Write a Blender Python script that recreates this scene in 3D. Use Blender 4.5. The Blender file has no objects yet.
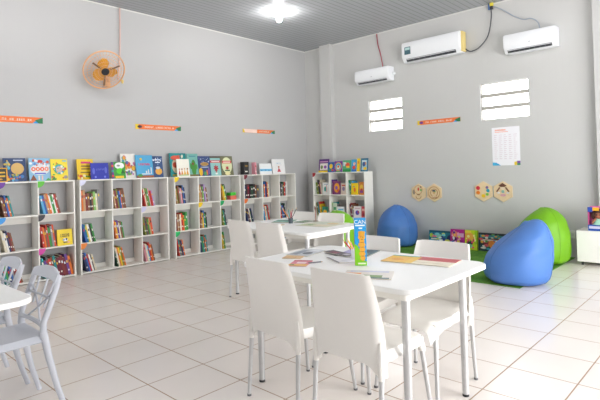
import bpy, math, random
from mathutils import Vector, Matrix
random.seed(7)
R = math.radians
PI = math.pi
SC = bpy.context.scene
COL = SC.collection

# ------------------------------------------------------------------ materials
def srgb(c):
    if isinstance(c, str):
        c = [int(c[i:i+2], 16)/255 for i in (0, 2, 4)]
    return tuple((v/12.92 if v <= .04045 else ((v+.055)/1.055)**2.4) for v in c)
MATS = {}
def mat(name, c, rough=.5, metal=0., noise=.04, scale=12., bump=0., spec=.5, alpha=1., trans=0., coat=0.):
    if name in MATS: return MATS[name]
    m = bpy.data.materials.new(name); m.use_nodes = True
    nt = m.node_tree; b = nt.nodes['Principled BSDF']
    b.inputs['Roughness'].default_value = rough+.1; b.inputs['Specular IOR Level'].default_value = .35
    b.inputs['Metallic'].default_value = metal
    b.inputs['Specular IOR Level'].default_value = spec
    b.inputs['Alpha'].default_value = alpha
    b.inputs['Transmission Weight'].default_value = trans
    b.inputs['Coat Weight'].default_value = coat
    col = srgb(c)
    tc = nt.nodes.new('ShaderNodeTexCoord')
    nz = nt.nodes.new('ShaderNodeTexNoise'); nz.inputs['Scale'].default_value = scale
    nt.links.new(tc.outputs['Object'], nz.inputs['Vector'])
    mx = nt.nodes.new('ShaderNodeMix'); mx.data_type = 'RGBA'
    mx.inputs['A'].default_value = tuple(max(0, v*(1-noise)) for v in col)+(1,)
    mx.inputs['B'].default_value = tuple(min(1, v*(1+noise)) for v in col)+(1,)
    nt.links.new(nz.outputs['Fac'], mx.inputs['Factor'])
    nt.links.new(mx.outputs['Result'], b.inputs['Base Color'])
    if bump:
        bp = nt.nodes.new('ShaderNodeBump'); bp.inputs['Strength'].default_value = bump
        bp.inputs['Distance'].default_value = .01
        n2 = nt.nodes.new('ShaderNodeTexNoise'); n2.inputs['Scale'].default_value = scale*6
        nt.links.new(tc.outputs['Object'], n2.inputs['Vector'])
        nt.links.new(n2.outputs['Fac'], bp.inputs['Height'])
        nt.links.new(bp.outputs['Normal'], b.inputs['Normal'])
    MATS[name] = m
    return m
def pm(c, rough=.4):            # printed / painted colour
    return mat('paint_'+c+('' if rough == .4 else '_r%d' % int(rough*100)), c, rough)
def emis(name, c, s):
    m = bpy.data.materials.new(name); m.use_nodes = True
    b = m.node_tree.nodes['Principled BSDF']
    b.inputs['Emission Color'].default_value = srgb(c)+(1,)
    b.inputs['Emission Strength'].default_value = s
    return m

# ------------------------------------------------------------------ mesh builder
class MB:
    def __init__(s): s.v = []; s.f = []; s.m = []
    def add(s, vs, fs, m=0):
        o = len(s.v); s.v += [tuple(p) for p in vs]
        for f in fs: s.f.append([o+i for i in f]); s.m.append(m)
        return s
    def box(s, x0, x1, y0, y1, z0, z1, m=0, M=None):
        vs = [(x, y, z) for x in (x0, x1) for y in (y0, y1) for z in (z0, z1)]
        if M is not None: vs = [M @ Vector(p) for p in vs]
        return s.add(vs, [(0,1,3,2),(4,6,7,5),(0,4,5,1),(2,3,7,6),(0,2,6,4),(1,5,7,3)], m)
    def loft(s, rings, m=0, cap=True, closed=False):
        n = len(rings[0]); vs = [p for r in rings for p in r]; fs = []
        k = len(rings)
        for i in range(k if closed else k-1):
            a = i*n; b = ((i+1) % k)*n
            for j in range(n):
                fs.append((a+j, a+(j+1) % n, b+(j+1) % n, b+j))
        if cap and not closed:
            fs.append(tuple(range(n))[::-1]); fs.append(tuple((k-1)*n+j for j in range(n)))
        return s.add(vs, fs, m)
    def tube(s, pts, r, n=10, m=0, closed=False):
        pts = [Vector(p) for p in pts]; k = len(pts)
        rs = r if isinstance(r, (list, tuple)) else [r]*k
        rings = []; ref = None
        for i, p in enumerate(pts):
            if closed: t = (pts[(i+1) % k]-pts[i-1]).normalized()
            else: t = (pts[min(i+1, k-1)]-pts[max(i-1, 0)]).normalized()
            if ref is None:
                ref = Vector((0,0,1)) if abs(t.z) < .9 else Vector((1,0,0))
            a = t.cross(ref).normalized(); b = a.cross(t).normalized(); ref = b
            rings.append([p+(a*math.cos(2*PI*j/n)+b*math.sin(2*PI*j/n))*rs[i] for j in range(n)])
        return s.loft(rings, m, True, closed)
    def lathe(s, prof, n=24, m=0, c=(0,0,0), M=None, sx=1, sy=1):
        rings = []
        for r, z in prof:
            ring = [Vector((c[0]+sx*r*math.cos(2*PI*j/n), c[1]+sy*r*math.sin(2*PI*j/n), c[2]+z)) for j in range(n)]
            if M is not None: ring = [M @ p for p in ring]
            rings.append(ring)
        return s.loft(rings, m)
    def ball(s, c, rx, ry, rz, m=0, n=14, k=8):
        return s.lathe([(max(1e-4, math.sin(PI*i/k)), -math.cos(PI*i/k)*rz) for i in range(k+1)], n, m, c, None, rx, ry)
    def slab(s, poly, t, m=0, M=None):      # polygon in local x-y extruded 0..t in z
        lo = [Vector((x, y, 0)) for x, y in poly]; hi = [Vector((x, y, t)) for x, y in poly]
        if M is not None: lo = [M @ p for p in lo]; hi = [M @ p for p in hi]
        return s.loft([lo, hi], m)
    def sheet(s, P, t, nrm=None, m=0):      # grid of points P[i][j], thickened along vertex normals
        ni = len(P); nj = len(P[0]); P = [[Vector(p) for p in r] for r in P]
        N = []
        for i in range(ni):
            row = []
            for j in range(nj):
                du = P[min(i+1, ni-1)][j]-P[max(i-1, 0)][j]; dv = P[i][min(j+1, nj-1)]-P[i][max(j-1, 0)]
                row.append(du.cross(dv).normalized())
            N.append(row)
        vs = [P[i][j]+N[i][j]*t/2 for i in range(ni) for j in range(nj)]+[P[i][j]-N[i][j]*t/2 for i in range(ni) for j in range(nj)]
        fs = []; o = ni*nj
        for i in range(ni-1):
            for j in range(nj-1):
                a = i*nj+j; q = (a, a+nj, a+nj+1, a+1)
                fs.append(q); fs.append(tuple(o+x for x in reversed(q)))
        for i in range(ni-1):
            a = i*nj; fs.append((a, o+a, o+a+nj, a+nj))
            a = i*nj+nj-1; fs.append((a, a+nj, o+a+nj, o+a))
        for j in range(nj-1):
            a = j; fs.append((a, a+1, o+a+1, o+a))
            a = (ni-1)*nj+j; fs.append((a, o+a, o+a+1, a+1))
        return s.add(vs, fs, m)
    def build(s, name, mats, parent=None, smooth=False, bevel=0., seg=2, sub=0, loc=None, rot=None):
        me = bpy.data.meshes.new(name); me.from_pydata(s.v, [], s.f)
        if not isinstance(mats, (list, tuple)): mats = [mats]
        for q in mats: me.materials.append(q)
        for p, i in zip(me.polygons, s.m): p.material_index = i
        import bmesh
        bm = bmesh.new(); bm.from_mesh(me)
        bmesh.ops.remove_doubles(bm, verts=bm.verts, dist=1e-6)
        bmesh.ops.recalc_face_normals(bm, faces=bm.faces)
        bm.to_mesh(me); bm.free()
        if smooth:
            for p in me.polygons: p.use_smooth = True
            me.set_sharp_from_angle(angle=R(42))
        o = bpy.data.objects.new(name, me); COL.objects.link(o)
        if parent: o.parent = parent
        if loc: o.location = loc
        if rot: o.rotation_euler = rot
        if bevel:
            b = o.modifiers.new('bevel', 'BEVEL'); b.width = bevel; b.segments = seg; b.limit_method = 'ANGLE'
        if sub:
            q = o.modifiers.new('sub', 'SUBSURF'); q.levels = sub; q.render_levels = sub
        return o

def tag(o, label, cat, group=None):
    o['label'] = label; o['category'] = cat
    if group: o['group'] = group
    return o
def thing(name, label, cat, loc=(0,0,0), rz=0., group=None, rot=None):
    o = bpy.data.objects.new(name, None); COL.objects.link(o)
    o.location = loc; o.rotation_euler = rot if rot else (0,0,rz); o.empty_display_size = .1
    return tag(o, label, cat, group)
def struct(o): o['kind'] = 'structure'; return o
def dup(root, loc, rz, label, group=None):
    r = root.copy(); COL.objects.link(r); r.location = loc; r.rotation_euler = (0,0,rz); r['label'] = label
    if group: r['group'] = group
    for ch in list(root.children):
        c = ch.copy(); COL.objects.link(c); c.parent = r
        for g in ch.children:
            d = g.copy(); COL.objects.link(d); d.parent = c
    return r
def rrect(w, h, r, n=5, cx=0, cy=0):
    out = []
    for sx, sy, a in ((1,1,0), (-1,1,90), (-1,-1,180), (1,-1,270)):
        for i in range(n+1):
            t = R(a+90*i/n); out.append((cx+sx*(w/2-r)+r*math.cos(t), cy+sy*(h/2-r)+r*math.sin(t)))
    return out
def text_mesh(body, size, m, parent, loc, rot, name='lettering', ext=.0006, align='LEFT'):
    cu = bpy.data.curves.new('t', 'FONT'); cu.body = body; cu.size = size; cu.extrude = ext; cu.align_x = align
    o = bpy.data.objects.new('t', cu); COL.objects.link(o)
    dg = bpy.context.evaluated_depsgraph_get()
    me = bpy.data.meshes.new_from_object(o.evaluated_get(dg))
    bpy.data.objects.remove(o); bpy.data.curves.remove(cu)
    me.materials.clear(); me.materials.append(m)
    n = bpy.data.objects.new(name, me); COL.objects.link(n); n.parent = parent; n.location = loc; n.rotation_euler = rot
    return n

# ------------------------------------------------------------------ measures of the room
YL = 7.02      # left (long) wall plane
XR = 7.71      # right wall plane
ZC = 3.92
X0 = -3.2; Y0 = -2.2
# ---- wall material: painted metal-faced panels, slightly glossy, faint vertical ribs
def wall_mat(name, c, axis, rough=.38):
    m = bpy.data.materials.new(name); m.use_nodes = True; nt = m.node_tree; b = nt.nodes['Principled BSDF']
    g = nt.nodes.new('ShaderNodeNewGeometry'); sp = nt.nodes.new('ShaderNodeSeparateXYZ'); nt.links.new(g.outputs['Position'], sp.inputs[0])
    mt = nt.nodes.new('ShaderNodeMath'); mt.operation = 'PINGPONG'; mt.inputs[1].default_value = .045
    nt.links.new(sp.outputs[axis], mt.inputs[0])
    lt = nt.nodes.new('ShaderNodeMath'); lt.operation = 'LESS_THAN'; lt.inputs[1].default_value = .0035; nt.links.new(mt.outputs[0], lt.inputs[0])
    col = srgb(c); nz = nt.nodes.new('ShaderNodeTexNoise'); nz.inputs['Scale'].default_value = 1.3; nt.links.new(g.outputs['Position'], nz.inputs['Vector'])
    mx = nt.nodes.new('ShaderNodeMix'); mx.data_type = 'RGBA'
    mx.inputs['A'].default_value = tuple(v*.97 for v in col)+(1,); mx.inputs['B'].default_value = tuple(v*1.02 for v in col)+(1,)
    nt.links.new(nz.outputs['Fac'], mx.inputs['Factor'])
    m2 = nt.nodes.new('ShaderNodeMix'); m2.data_type = 'RGBA'; m2.inputs['B'].default_value = tuple(v*.988 for v in col)+(1,)
    nt.links.new(mx.outputs['Result'], m2.inputs['A']); nt.links.new(lt.outputs[0], m2.inputs['Factor'])
    nt.links.new(m2.outputs['Result'], b.inputs['Base Color'])
    b.inputs['Roughness'].default_value = rough+.1; b.inputs['Specular IOR Level'].default_value = .35
    return m
M_wallL = wall_mat('painted_panel_left', 'bcbcbd', 'X', .33)
M_wallR = wall_mat('painted_panel_right', 'c8c8c7', 'Y')
M_white = mat('white_laminate', 'f4f2ec', .35, noise=.015)
M_whitep = mat('white_polypropylene', 'f6f3ee', .34, noise=.012)
M_tabletop = mat('white_table_laminate', 'fdfdfc', .3, noise=.01)
M_alu = mat('brushed_aluminium', 'c9c9ca', .35, .45, noise=.06, scale=40)
M_rub = mat('dark_rubber', '3a3a3c', .7)
M_greyp = mat('pale_grey_polypropylene', 'cdd0d9', .38, noise=.02)
M_page = mat('book_paper', 'ece4d2', .8, noise=.06, scale=90)

def floor_mat():
    m = bpy.data.materials.new('ceramic_tiles'); m.use_nodes = True; nt = m.node_tree; b = nt.nodes['Principled BSDF']
    g = nt.nodes.new('ShaderNodeNewGeometry'); mp = nt.nodes.new('ShaderNodeMapping')
    mp.inputs['Location'].default_value = (-1.582, -2.8745, 0)
    nt.links.new(g.outputs['Position'], mp.inputs['Vector'])
    br = nt.nodes.new('ShaderNodeTexBrick'); br.offset = 0; br.squash = 1
    br.inputs['Scale'].default_value = 1; br.inputs['Brick Width'].default_value = .426; br.inputs['Row Height'].default_value = .41
    br.inputs['Mortar Size'].default_value = .0042; br.inputs['Mortar Smooth'].default_value = .15; br.inputs['Bias'].default_value = 0
    br.inputs['Color1'].default_value = srgb('f4ece6')+(1,); br.inputs['Color2'].default_value = srgb('f5eee9')+(1,)
    br.inputs['Mortar'].default_value = srgb('ab8f78')+(1,)
    nt.links.new(mp.outputs[0], br.inputs['Vector'])
    nz = nt.nodes.new('ShaderNodeTexNoise'); nz.inputs['Scale'].default_value = 2.6; nz.inputs['Detail'].default_value = 5
    nt.links.new(g.outputs['Position'], nz.inputs['Vector'])
    rp = nt.nodes.new('ShaderNodeMapRange'); rp.inputs['To Min'].default_value = .955; rp.inputs['To Max'].default_value = 1.03
    nt.links.new(nz.outputs['Fac'], rp.inputs['Value'])
    mu = nt.nodes.new('ShaderNodeMix'); mu.data_type = 'RGBA'; mu.blend_type = 'MULTIPLY'; mu.inputs['Factor'].default_value = 1
    nt.links.new(br.outputs['Color'], mu.inputs['A']); nt.links.new(rp.outputs[0], mu.inputs['B'])
    nt.links.new(mu.outputs['Result'], b.inputs['Base Color'])
    rr = nt.nodes.new('ShaderNodeMapRange'); rr.inputs['To Min'].default_value = .2; rr.inputs['To Max'].default_value = .8
    nt.links.new(br.outputs['Fac'], rr.inputs['Value']); nt.links.new(rr.outputs[0], b.inputs['Roughness'])
    bp = nt.nodes.new('ShaderNodeBump'); bp.inputs['Strength'].default_value = .4; bp.inputs['Distance'].default_value = .002; bp.invert = True
    nt.links.new(br.outputs['Fac'], bp.inputs['Height']); nt.links.new(bp.outputs[0], b.inputs['Normal'])
    return m
def ceil_mat():
    m = bpy.data.materials.new('grey_pvc_ceiling'); m.use_nodes = True; nt = m.node_tree; b = nt.nodes['Principled BSDF']
    g = nt.nodes.new('ShaderNodeNewGeometry'); sp = nt.nodes.new('ShaderNodeSeparateXYZ'); nt.links.new(g.outputs['Position'], sp.inputs[0])
    mt = nt.nodes.new('ShaderNodeMath'); mt.operation = 'PINGPONG'; mt.inputs[1].default_value = .05; nt.links.new(sp.outputs['Y'], mt.inputs[0])
    lt = nt.nodes.new('ShaderNodeMapRange'); lt.inputs['From Max'].default_value = .008; nt.links.new(mt.outputs[0], lt.inputs['Value'])
    mx = nt.nodes.new('ShaderNodeMix'); mx.data_type = 'RGBA'; mx.inputs['A'].default_value = srgb('75787a')+(1,); mx.inputs['B'].default_value = srgb('a2a5a9')+(1,)
    nt.links.new(lt.outputs[0], mx.inputs['Factor']); nt.links.new(mx.outputs['Result'], b.inputs['Base Color'])
    b.inputs['Roughness'].default_value = .22
    bp = nt.nodes.new('ShaderNodeBump'); bp.inputs['Strength'].default_value = .5; bp.inputs['Distance'].default_value = .004
    nt.links.new(lt.outputs[0], bp.inputs['Height']); nt.links.new(bp.outputs[0], b.inputs['Normal'])
    return m
# ------------------------------------------------------------------ the setting
struct(MB().box(X0-.15, XR+.15, Y0-.15, YL+.15, -.12, 0).build('floor', floor_mat()))
struct(MB().box(X0-.15, XR+.15, Y0-.15, YL+.15, ZC, ZC+.1).build('ceiling', ceil_mat()))
struct(MB().box(X0-.15, XR+.15, YL, YL+.15, 0, ZC).build('wall_left', M_wallL))
W1 = (4.655, 5.385, 2.06, 2.655); W2 = (2.455, 3.20, 2.075, 2.665)
def wall_x(name, x0, x1, ya, yb, holes, m):
    b = MB(); ys = sorted({ya, yb, *[h[0] for h in holes], *[h[1] for h in holes]})
    for a, c in zip(ys[:-1], ys[1:]):
        hs = [h for h in holes if h[0] <= a+1e-6 and h[1] >= c-1e-6]
        if hs:
            h = hs[0]
            if h[2] > 0: b.box(x0, x1, a, c, 0, h[2])
            b.box(x0, x1, a, c, h[3], ZC)
        else: b.box(x0, x1, a, c, 0, ZC)
    return struct(b.build(name, m))
wall_x('wall_right', XR, XR+.15, Y0-.15, YL, [W1, W2], M_wallR)
wall_x('wall_back', X0-.15, X0, Y0-.15, YL, [(3.6, 5.2, .9, 2.3)], M_wallR)  # unseen opening, added to light the surfaces that face it
DX0, DX1 = 1.5, 6.5
b = MB()        # wall to the right of the camera, unseen opening sized for daylight fill
for a in ((X0, DX0, 0, ZC), (DX0, DX1, 2.85, ZC), (DX1, XR, 0, ZC)):
    b.box(a[0], a[1], Y0-.15, Y0, a[2], a[3])
struct(b.build('wall_near', M_wallR))
M_glass = mat('clear_glass', 'ffffff', .02, trans=1., noise=0, alpha=.25)
def framed(name, o, frame_boxes, pane, mf):
    t = bpy.data.objects.new(name, None); COL.objects.link(t); t.location = o; struct(t)
    f = MB()
    for q in frame_boxes: f.box(*q)
    f.build('window_frame', mf, t, bevel=.002)
    MB().box(*pane).build('pane', M_glass, t)
    return t
M_frame = mat('window_aluminium', 'b4b1aa', .45, .2)
for i, W in enumerate((W1, W2)):
    w = W[1]-W[0]; h = W[3]-W[2]; X = .03
    fr = [(X, X+.03, 0, .014, 0, h), (X, X+.03, w-.014, w, 0, h), (X, X+.03, 0, w, 0, .014), (X, X+.03, 0, w, h-.014, h)]
    for k in (1, 2): fr.append((X-.012, X+.03, .014, w-.014, h*k/3-.027, h*k/3+.027))
    framed('window_%d' % (i+1), (XR, W[0], W[2]), fr, (X+.012, X+.016, .012, w-.012, .012, h-.012), M_frame)
def trimbox(n, a, m): struct(MB().box(*a).build(n, m, bevel=.004))
trimbox('trim_1', (7.60, XR, 6.225, 6.51, 0, ZC), M_wallR)          # boxed column by the far corner
trimbox('trim_2', (7.60, XR, 1.30, 1.565, 0, ZC), M_wallR)          # boxed column at the right edge
trimbox('trim_3', (X0, XR-.0, YL-.012, YL, ZC-.022, ZC), mat('cornice_strip', 'd9d9d6', .4))
trimbox('trim_4', (XR-.012, XR, Y0, YL-.012, ZC-.022, ZC), mat('cornice_strip', 'd9d9d6', .4))

# ------------------------------------------------------------------ lamps
def bulb(x, y, label):
    t = thing('ceiling_bulb', label, 'lamp', (x, y, ZC), 0, 'bare bulbs on the ceiling')
    MB().lathe([(.001, 0), (.062, 0), (.06, -.012), (.045, -.03), (.022, -.036), (.022, -.06), (.001, -.06)], 24).build('socket', mat('lamp_socket', 'd9dbde', .5), t, True)
    g = MB(); g.lathe([(.016, -.06), (.022, -.075), (.034, -.1), (.04, -.125), (.037, -.148), (.025, -.165), (.001, -.172)], 24)
    g.build('bulb_glass', MATS['bulb_glow'], t, True)
MATS['bulb_glow'] = emis('bulb_glow', 'fffcf8', 185)
bulb(5.46, 5.5, 'lit bare bulb on the grey ceiling near the far corner')
for (x, y, s) in ((2.5, 5.3, 'above the first wall bookcase'), (5.46, 2.2, 'above the space before the bean bags'), (1.2, 1.5, 'out of view, added to light the nearest table'), (-.6, 4.4, 'above the lattice backed chairs')):  # bulb at the nearest table is unseen, placed to brighten the chair fronts
    bulb(x, y, 'lit bare bulb on the ceiling '+s)

# ------------------------------------------------------------------ bookcases
def bookcase(label, W, D, loc, rz, stickers):
    """front faces local -y, origin at front left bottom; three columns, three rows"""
    t = thing('bookcase', label, 'bookcase', loc, rz, 'white open bookcases')
    H = 1.305; th = .018; cw = (W-th)/3
    zs = [.03, .434, .87]
    for x, nm in ((0, 'side_panel'), (cw, 'divider'), (2*cw, 'divider'), (3*cw, 'side_panel')):
        z0, z1 = (0, H-th) if nm == 'side_panel' else (.03, H-th)
        MB().box(x, x+th, 0, D, z0, z1).build(nm, M_white, t, bevel=.0015)
    MB().box(0, W, -.001, D, H-th, H).build('top_board', M_white, t, bevel=.0015)
    MB().box(th, W-th, .0, D, .012, .03).build('bottom_board', M_white, t, bevel=.001)
    for c in range(3):
        for r in (1, 2):
            MB().box(c*cw+th, (c+1)*cw, 0, D, zs[r]-th, zs[r]).build('shelf', M_white, t, bevel=.001)
        for z in (.03, .752):
            MB().box(c*cw+th, (c+1)*cw, D-.016, D-.001, z, z+(.1 if z > .5 else .06)).build('back_rail', M_white, t, bevel=.001)
    for (c, r, colr, nm) in stickers:
        x = c*cw+.004; z = (H, .434+.436, .434)[r]-.004
        pts = [(x, z)]+[(x+.082*math.cos(R(-a)), z+.082*math.sin(R(-a))) for a in range(0, 91, 10)]
        lo = [Vector((p[0], -.0015, p[1])) for p in pts]; hi = [Vector((p[0], -.004, p[1])) for p in pts]
        s = MB().loft([lo, hi]).build('corner_sticker', pm(colr), t); s['label'] = nm+' quarter round corner sticker'
    return t
UW = 1.375
units = [(1.325, 'leftmost'), (2.765, 'second'), (4.25, 'third'), (5.69, 'fourth')]
YF = 6.75
bookcase('white three column bookcase at the left edge of the long wall', UW, .25, (1.325, YF, 0), 0,
         [(1, 0, '6a2f9a', 'purple'), (2, 0, '62c43c', 'green'), (1, 1, '3f9be8', 'blue'), (2, 1, '35343a', 'black'), (2, 2, 'd948a8', 'magenta')])
bookcase('white bookcase, second from the left, with a blue book and a yellow book on top', UW, .25, (2.765, YF, 0), 0,
         [(0, 0, 'dcdcf2', 'pale lilac'), (2, 1, 'd2d0f0', 'pale lilac'), (0, 2, 'f08a3c', 'orange')])
bookcase('white bookcase, third from the left, with dark covered books displayed on top', UW*.99, .25, (4.25, YF, 0), 0,
         [(0, 0, 'f2d21e', 'yellow'), (1, 1, 'f5cf1c', 'yellow'), (2, 1, '27b168', 'green'), (0, 2, '2cc06c', 'green')])
bookcase('white bookcase nearest the room corner on the long wall, behind the far table', UW*.985, .25, (5.69, YF, 0), 0,
         [(0, 0, '7c2c3c', 'dark red'), (0, 1, 'ee7a3a', 'orange')])
RW = 1.285
# right bookcase: front faces -x ; rz=-90deg maps local x -> -y, local -y(front) -> -x
bookcase('white bookcase standing against the wall with the windows', RW, .265, (7.33, 6.545, 0), R(-90), [(0, 0, 'b03338', 'red')])

# ------------------------------------------------------------------ books
NAMEC = {'red': 'c8342c', 'darkred': '7e2a2c', 'maroon': '6e2034', 'orange': 'e8782c', 'orangered': 'e0532a', 'yellow': 'ecc92a', 'gold': 'cf9d38',
 'tan': 'c49a72', 'brown': '86573c', 'cream': 'e9dfc8', 'white': 'f1efe9', 'black': '2a292b', 'grey': '8f8f92', 'darkgrey': '55555a', 'navy': '2a3360',
 'blue': '2f63b4', 'sky': '5cb0dc', 'teal': '1f8c90', 'green': '3d9a4a', 'lightgreen': '8cc56a', 'darkgreen': '25523a', 'olive': '7f8434',
 'purple': '6b4196', 'lilac': 'b39ac8', 'pink': 'e39aa6', 'magenta': 'c83a84'}
FULL = {'darkred': 'dark red', 'orangered': 'orange red', 'sky': 'sky blue', 'lightgreen': 'light green', 'darkgreen': 'dark green', 'darkgrey': 'dark grey'}
ORD = ['first', 'second', 'third', 'fourth', 'fifth', 'sixth', 'seventh', 'eighth', 'ninth', 'tenth', 'eleventh', 'twelfth']
def book_mesh(t, d, h, c, band):
    b = MB(); k = min(.0022, t*.2)
    b.box(0, k, 0, d, 0, h, 0); b.box(t-k, t, 0, d, 0, h, 0); b.box(k, t-k, 0, k, 0, h, 0)
    b.box(k, t-k, k, d-.004, .003, h-.003, 1)
    if t > .01:
        z = h*random.uniform(.55, .72); b.box(t*.22, t*.78, -.0006, 0, z, z+h*.12, 2)
        if random.random() < .5: b.box(t*.25, t*.75, -.0006, 0, h*.2, h*.2+.02, 3)
    o = b.build('book', [pm(NAMEC[c]), M_page, pm(band), pm('f3efe6')])
    return o
def row_of_books(origin, ax, cols, cell_w, where, group, lean=14, hbase=.26, scale=1., lead=0., back=0.):
    """books on a shelf from its left end; origin = front left corner on the shelf, ax = rotation about z of the shelf"""
    x = .008+lead; th = R(lean)
    Mz = Matrix.Rotation(ax, 4, 'Z')
    hs = [min(.335, hbase*random.uniform(.86, 1.1)) for _ in cols]
    if lean > 0: x += hs[0]*math.sin(th)
    prev = None; N = 0
    for i, c in enumerate(cols):
        t = random.uniform(.014, .024)*scale; d = min(.195-back*1.2, hs[i]*.72); h = hs[i]
        if x + t/math.cos(th) > cell_w-.004: break
        band = random.choice(['f3efe6', 'e8c33a', '2c2c30', 'c8342c', 'd8e6f0', 'f3efe6'])
        o = book_mesh(t, d, h, c, band)
        yy = random.uniform(.018, .035)+back
        # lean: rotate about the lower left edge so the top goes to the left; bottom right corner touches the shelf
        M = Matrix.Translation(origin) @ Mz @ Matrix.Translation((x, yy, .0008 + (math.sin(th)*0))) @ Matrix.Rotation(-th, 4, 'Y')
        o.matrix_world = M
        cn = FULL.get(c, c)
        tag(o, '%s book, %s from the left %s' % (cn, ORD[i], where), 'book', group)
        x += (t+.0012)/math.cos(th)
        N += 1
def cellpos(u, c, r, W=UW):
    cw = (W-.018)/3; return (u+c*cw+.018, YF, (.87, .434, .03)[r]), cw-.018
RN = ['top', 'middle', 'bottom']; CN = ['left', 'centre', 'right']
books = {
 (0,1,0): ('brown darkred blue orange teal', 12), (0,1,1): ('cream white navy darkred brown', 12), (0,1,2): ('teal green navy blue grey darkred red brown', 14),
 (0,2,0): ('sky blue tan orange white green white red brown', 13), (0,2,1): ('red orange brown red green grey orangered red sky', 8),
 (0,2,2): ('teal purple darkgrey red brown teal maroon maroon darkred maroon purple orange', 12),
 (1,0,0): ('orange tan darkred brown black brown lightgreen cream grey', 3), (1,0,1): ('blue teal yellow white black green', 13), (1,0,2): ('navy blue red white darkgrey cream', 15),
 (1,1,0): ('tan darkred olive blue orange brown brown', 9), (1,1,1): ('orange yellow purple cream brown green', 9), (1,1,2): ('darkgreen cream orange yellow olive orange', 13),
 (1,2,0): ('red cream olive green pink red lilac', 12), (1,2,1): ('olive darkgrey brown green tan orangered', 10), (1,2,2): ('pink cream sky red orange brown', 12),
 (2,0,0): ('tan olive brown grey pink black blue navy', 7), (2,0,1): ('darkred tan brown cream red orange green green', 4), (2,0,2): ('red teal brown navy orange', 11),
 (2,1,0): ('gold tan brown lightgreen purple lilac brown', 7), (2,1,1): ('brown tan yellow blue green black', 4), (2,1,2): ('navy green teal brown orange teal', 8),
 (2,2,0): ('gold yellow lightgreen black', 13), (2,2,1): ('olive green teal darkgrey', 9), (2,2,2): ('yellow olive green', 8),
 (3,0,0): ('navy black maroon black darkgreen black brown darkgrey', 0), (3,0,1): ('navy darkgrey maroon white darkgreen navy', 14), (3,0,2): ('green navy magenta red maroon', 10),
 (3,1,0): ('teal orange blue navy red yellow cream', 3), (3,1,1): ('sky orange cream teal red brown', 10), (3,1,2): ('magenta pink yellow green', 9),
 (3,2,0): ('darkred black grey darkgreen red grey white', 0), (3,2,1): ('red teal blue maroon navy darkgreen', 9), (3,2,2): ('purple navy red sky', 9)}
for (u, c, r), (cols, lean) in books.items():
    W = (UW, UW, UW*.99, UW*.985)[u]
    o, cw = cellpos(units[u][0], c, r, W)
    where = 'in %s %s compartment of %s wall bookcase' % (RN[r], CN[c], units[u][1])
    row_of_books(Vector(o), 0, cols.split(), cw if (u, c, r) != (0, 2, 1) else .222, where, 'books in the wall bookcases', lean, .27 if (u, c) != (3, 0) else .25, {(0,2,2): 1.5, (3,0,0): 2.1, (1,0,0): 1.45, (2,0,1): 1.35, (3,2,0): 1.7, (0,2,1): 1.25}.get((u, c, r), 1.15))
# far (window wall) bookcase
fcols = {(0,0): 'green olive darkgrey black pink cream', (0,1): 'olive brown teal red yellow', (0,2): 'red navy green yellow',
         (1,0): 'purple maroon', (1,1): 'lightgreen teal grey', (1,2): 'purple orange cream lilac',
         (2,0): 'green teal olive sky', (2,1): 'maroon darkred grey brown', (2,2): 'blue yellow green white'}
rcw = (RW-.018)/3
for (c, r), cols in fcols.items():
    o = Vector((7.33, 6.545-(c*rcw+.018), (.87, .434, .03)[r]))
    row_of_books(o, R(-90), cols.split(), rcw-.018, 'in %s %s compartment of window wall bookcase' % (RN[r], CN[c]), 'books in the window wall bookcase', 8, .27, 1.1, 0., .03)

# ---- books shown with the cover to the front
def poly_disc(cx, cz, rx, rz, n=20): return [(cx+rx*math.cos(2*PI*i/n), cz+rz*math.sin(2*PI*i/n)) for i in range(n)]
def star(cx, cz, r, k=7, q=.5): return [(cx+(r if i % 2 == 0 else r*q)*math.cos(PI/2+PI*i/k), cz+(r if i % 2 == 0 else r*q)*math.sin(PI/2+PI*i/k)) for i in range(2*k)]
def cover_book(label, W, H, T, c, art, loc, rz=0., lean=8, group=None, cat='book', name='picture_book', flat=False):
    """art: list of (kind, x, z, w, h, colour) in fractions of the cover"""
    b = MB(); mats = [pm(c, .3), M_page]; k = .002
    b.box(0, W, 0, k, 0, H, 0); b.box(0, W, T-k, T, 0, H, 0); b.box(0, k, k, T-k, 0, H, 0)
    b.box(k, W-.004, k, T-k, .003, H-.003, 1)
    for i, a in enumerate(art):
        kd, x, z, w, h, cc = a
        mt = pm(cc, .3)
        if mt not in mats: mats.append(mt)
        if kd == 'r': P = [((x)*W, z*H), ((x+w)*W, z*H), ((x+w)*W, (z+h)*H), (x*W, (z+h)*H)]
        elif kd == 'd': P = poly_disc(x*W, z*H, w*W, h*H)
        elif kd == 's': P = star(x*W, z*H, w*W, int(h))
        elif kd == 't': P = [((x-w/2)*W, z*H), ((x+w/2)*W, z*H), (x*W, (z+h)*H)]
        y0 = -.0004*(i+1)
        b.loft([[Vector((p[0], .0001, p[1])) for p in P], [Vector((p[0], y0, p[1])) for p in P]], mats.index(mt))
    o = b.build(name, mats)
    if flat: o.matrix_world = Matrix.Translation(loc) @ Matrix.Rotation(rz, 4, 'Z') @ Matrix.Rotation(R(-90), 4, 'X') @ Matrix.Translation((0, -T if 0 else 0, 0))
    else: o.matrix_world = Matrix.Translation(loc) @ Matrix.Rotation(rz, 4, 'Z') @ Matrix.Rotation(R(-lean), 4, 'X')
    return tag(o, label, cat, group)
def letters(x0, x1, z, h, c, n, wob=.0):       # a line of unreadable title lettering
    out = []; w = (x1-x0)/n
    for i in range(n):
        zz = z+wob*math.sin(i*2.1)
        out.append(('r', x0+w*i+w*.1, zz, w*.28, h, c))
        out.append(('r', x0+w*i+w*.3, zz+(h*.72 if i % 2 else 0), w*.45, h*.28, c))
        if i % 3: out.append(('r', x0+w*i+w*.58, zz, w*.22, h*.9, c))
    return out
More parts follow.
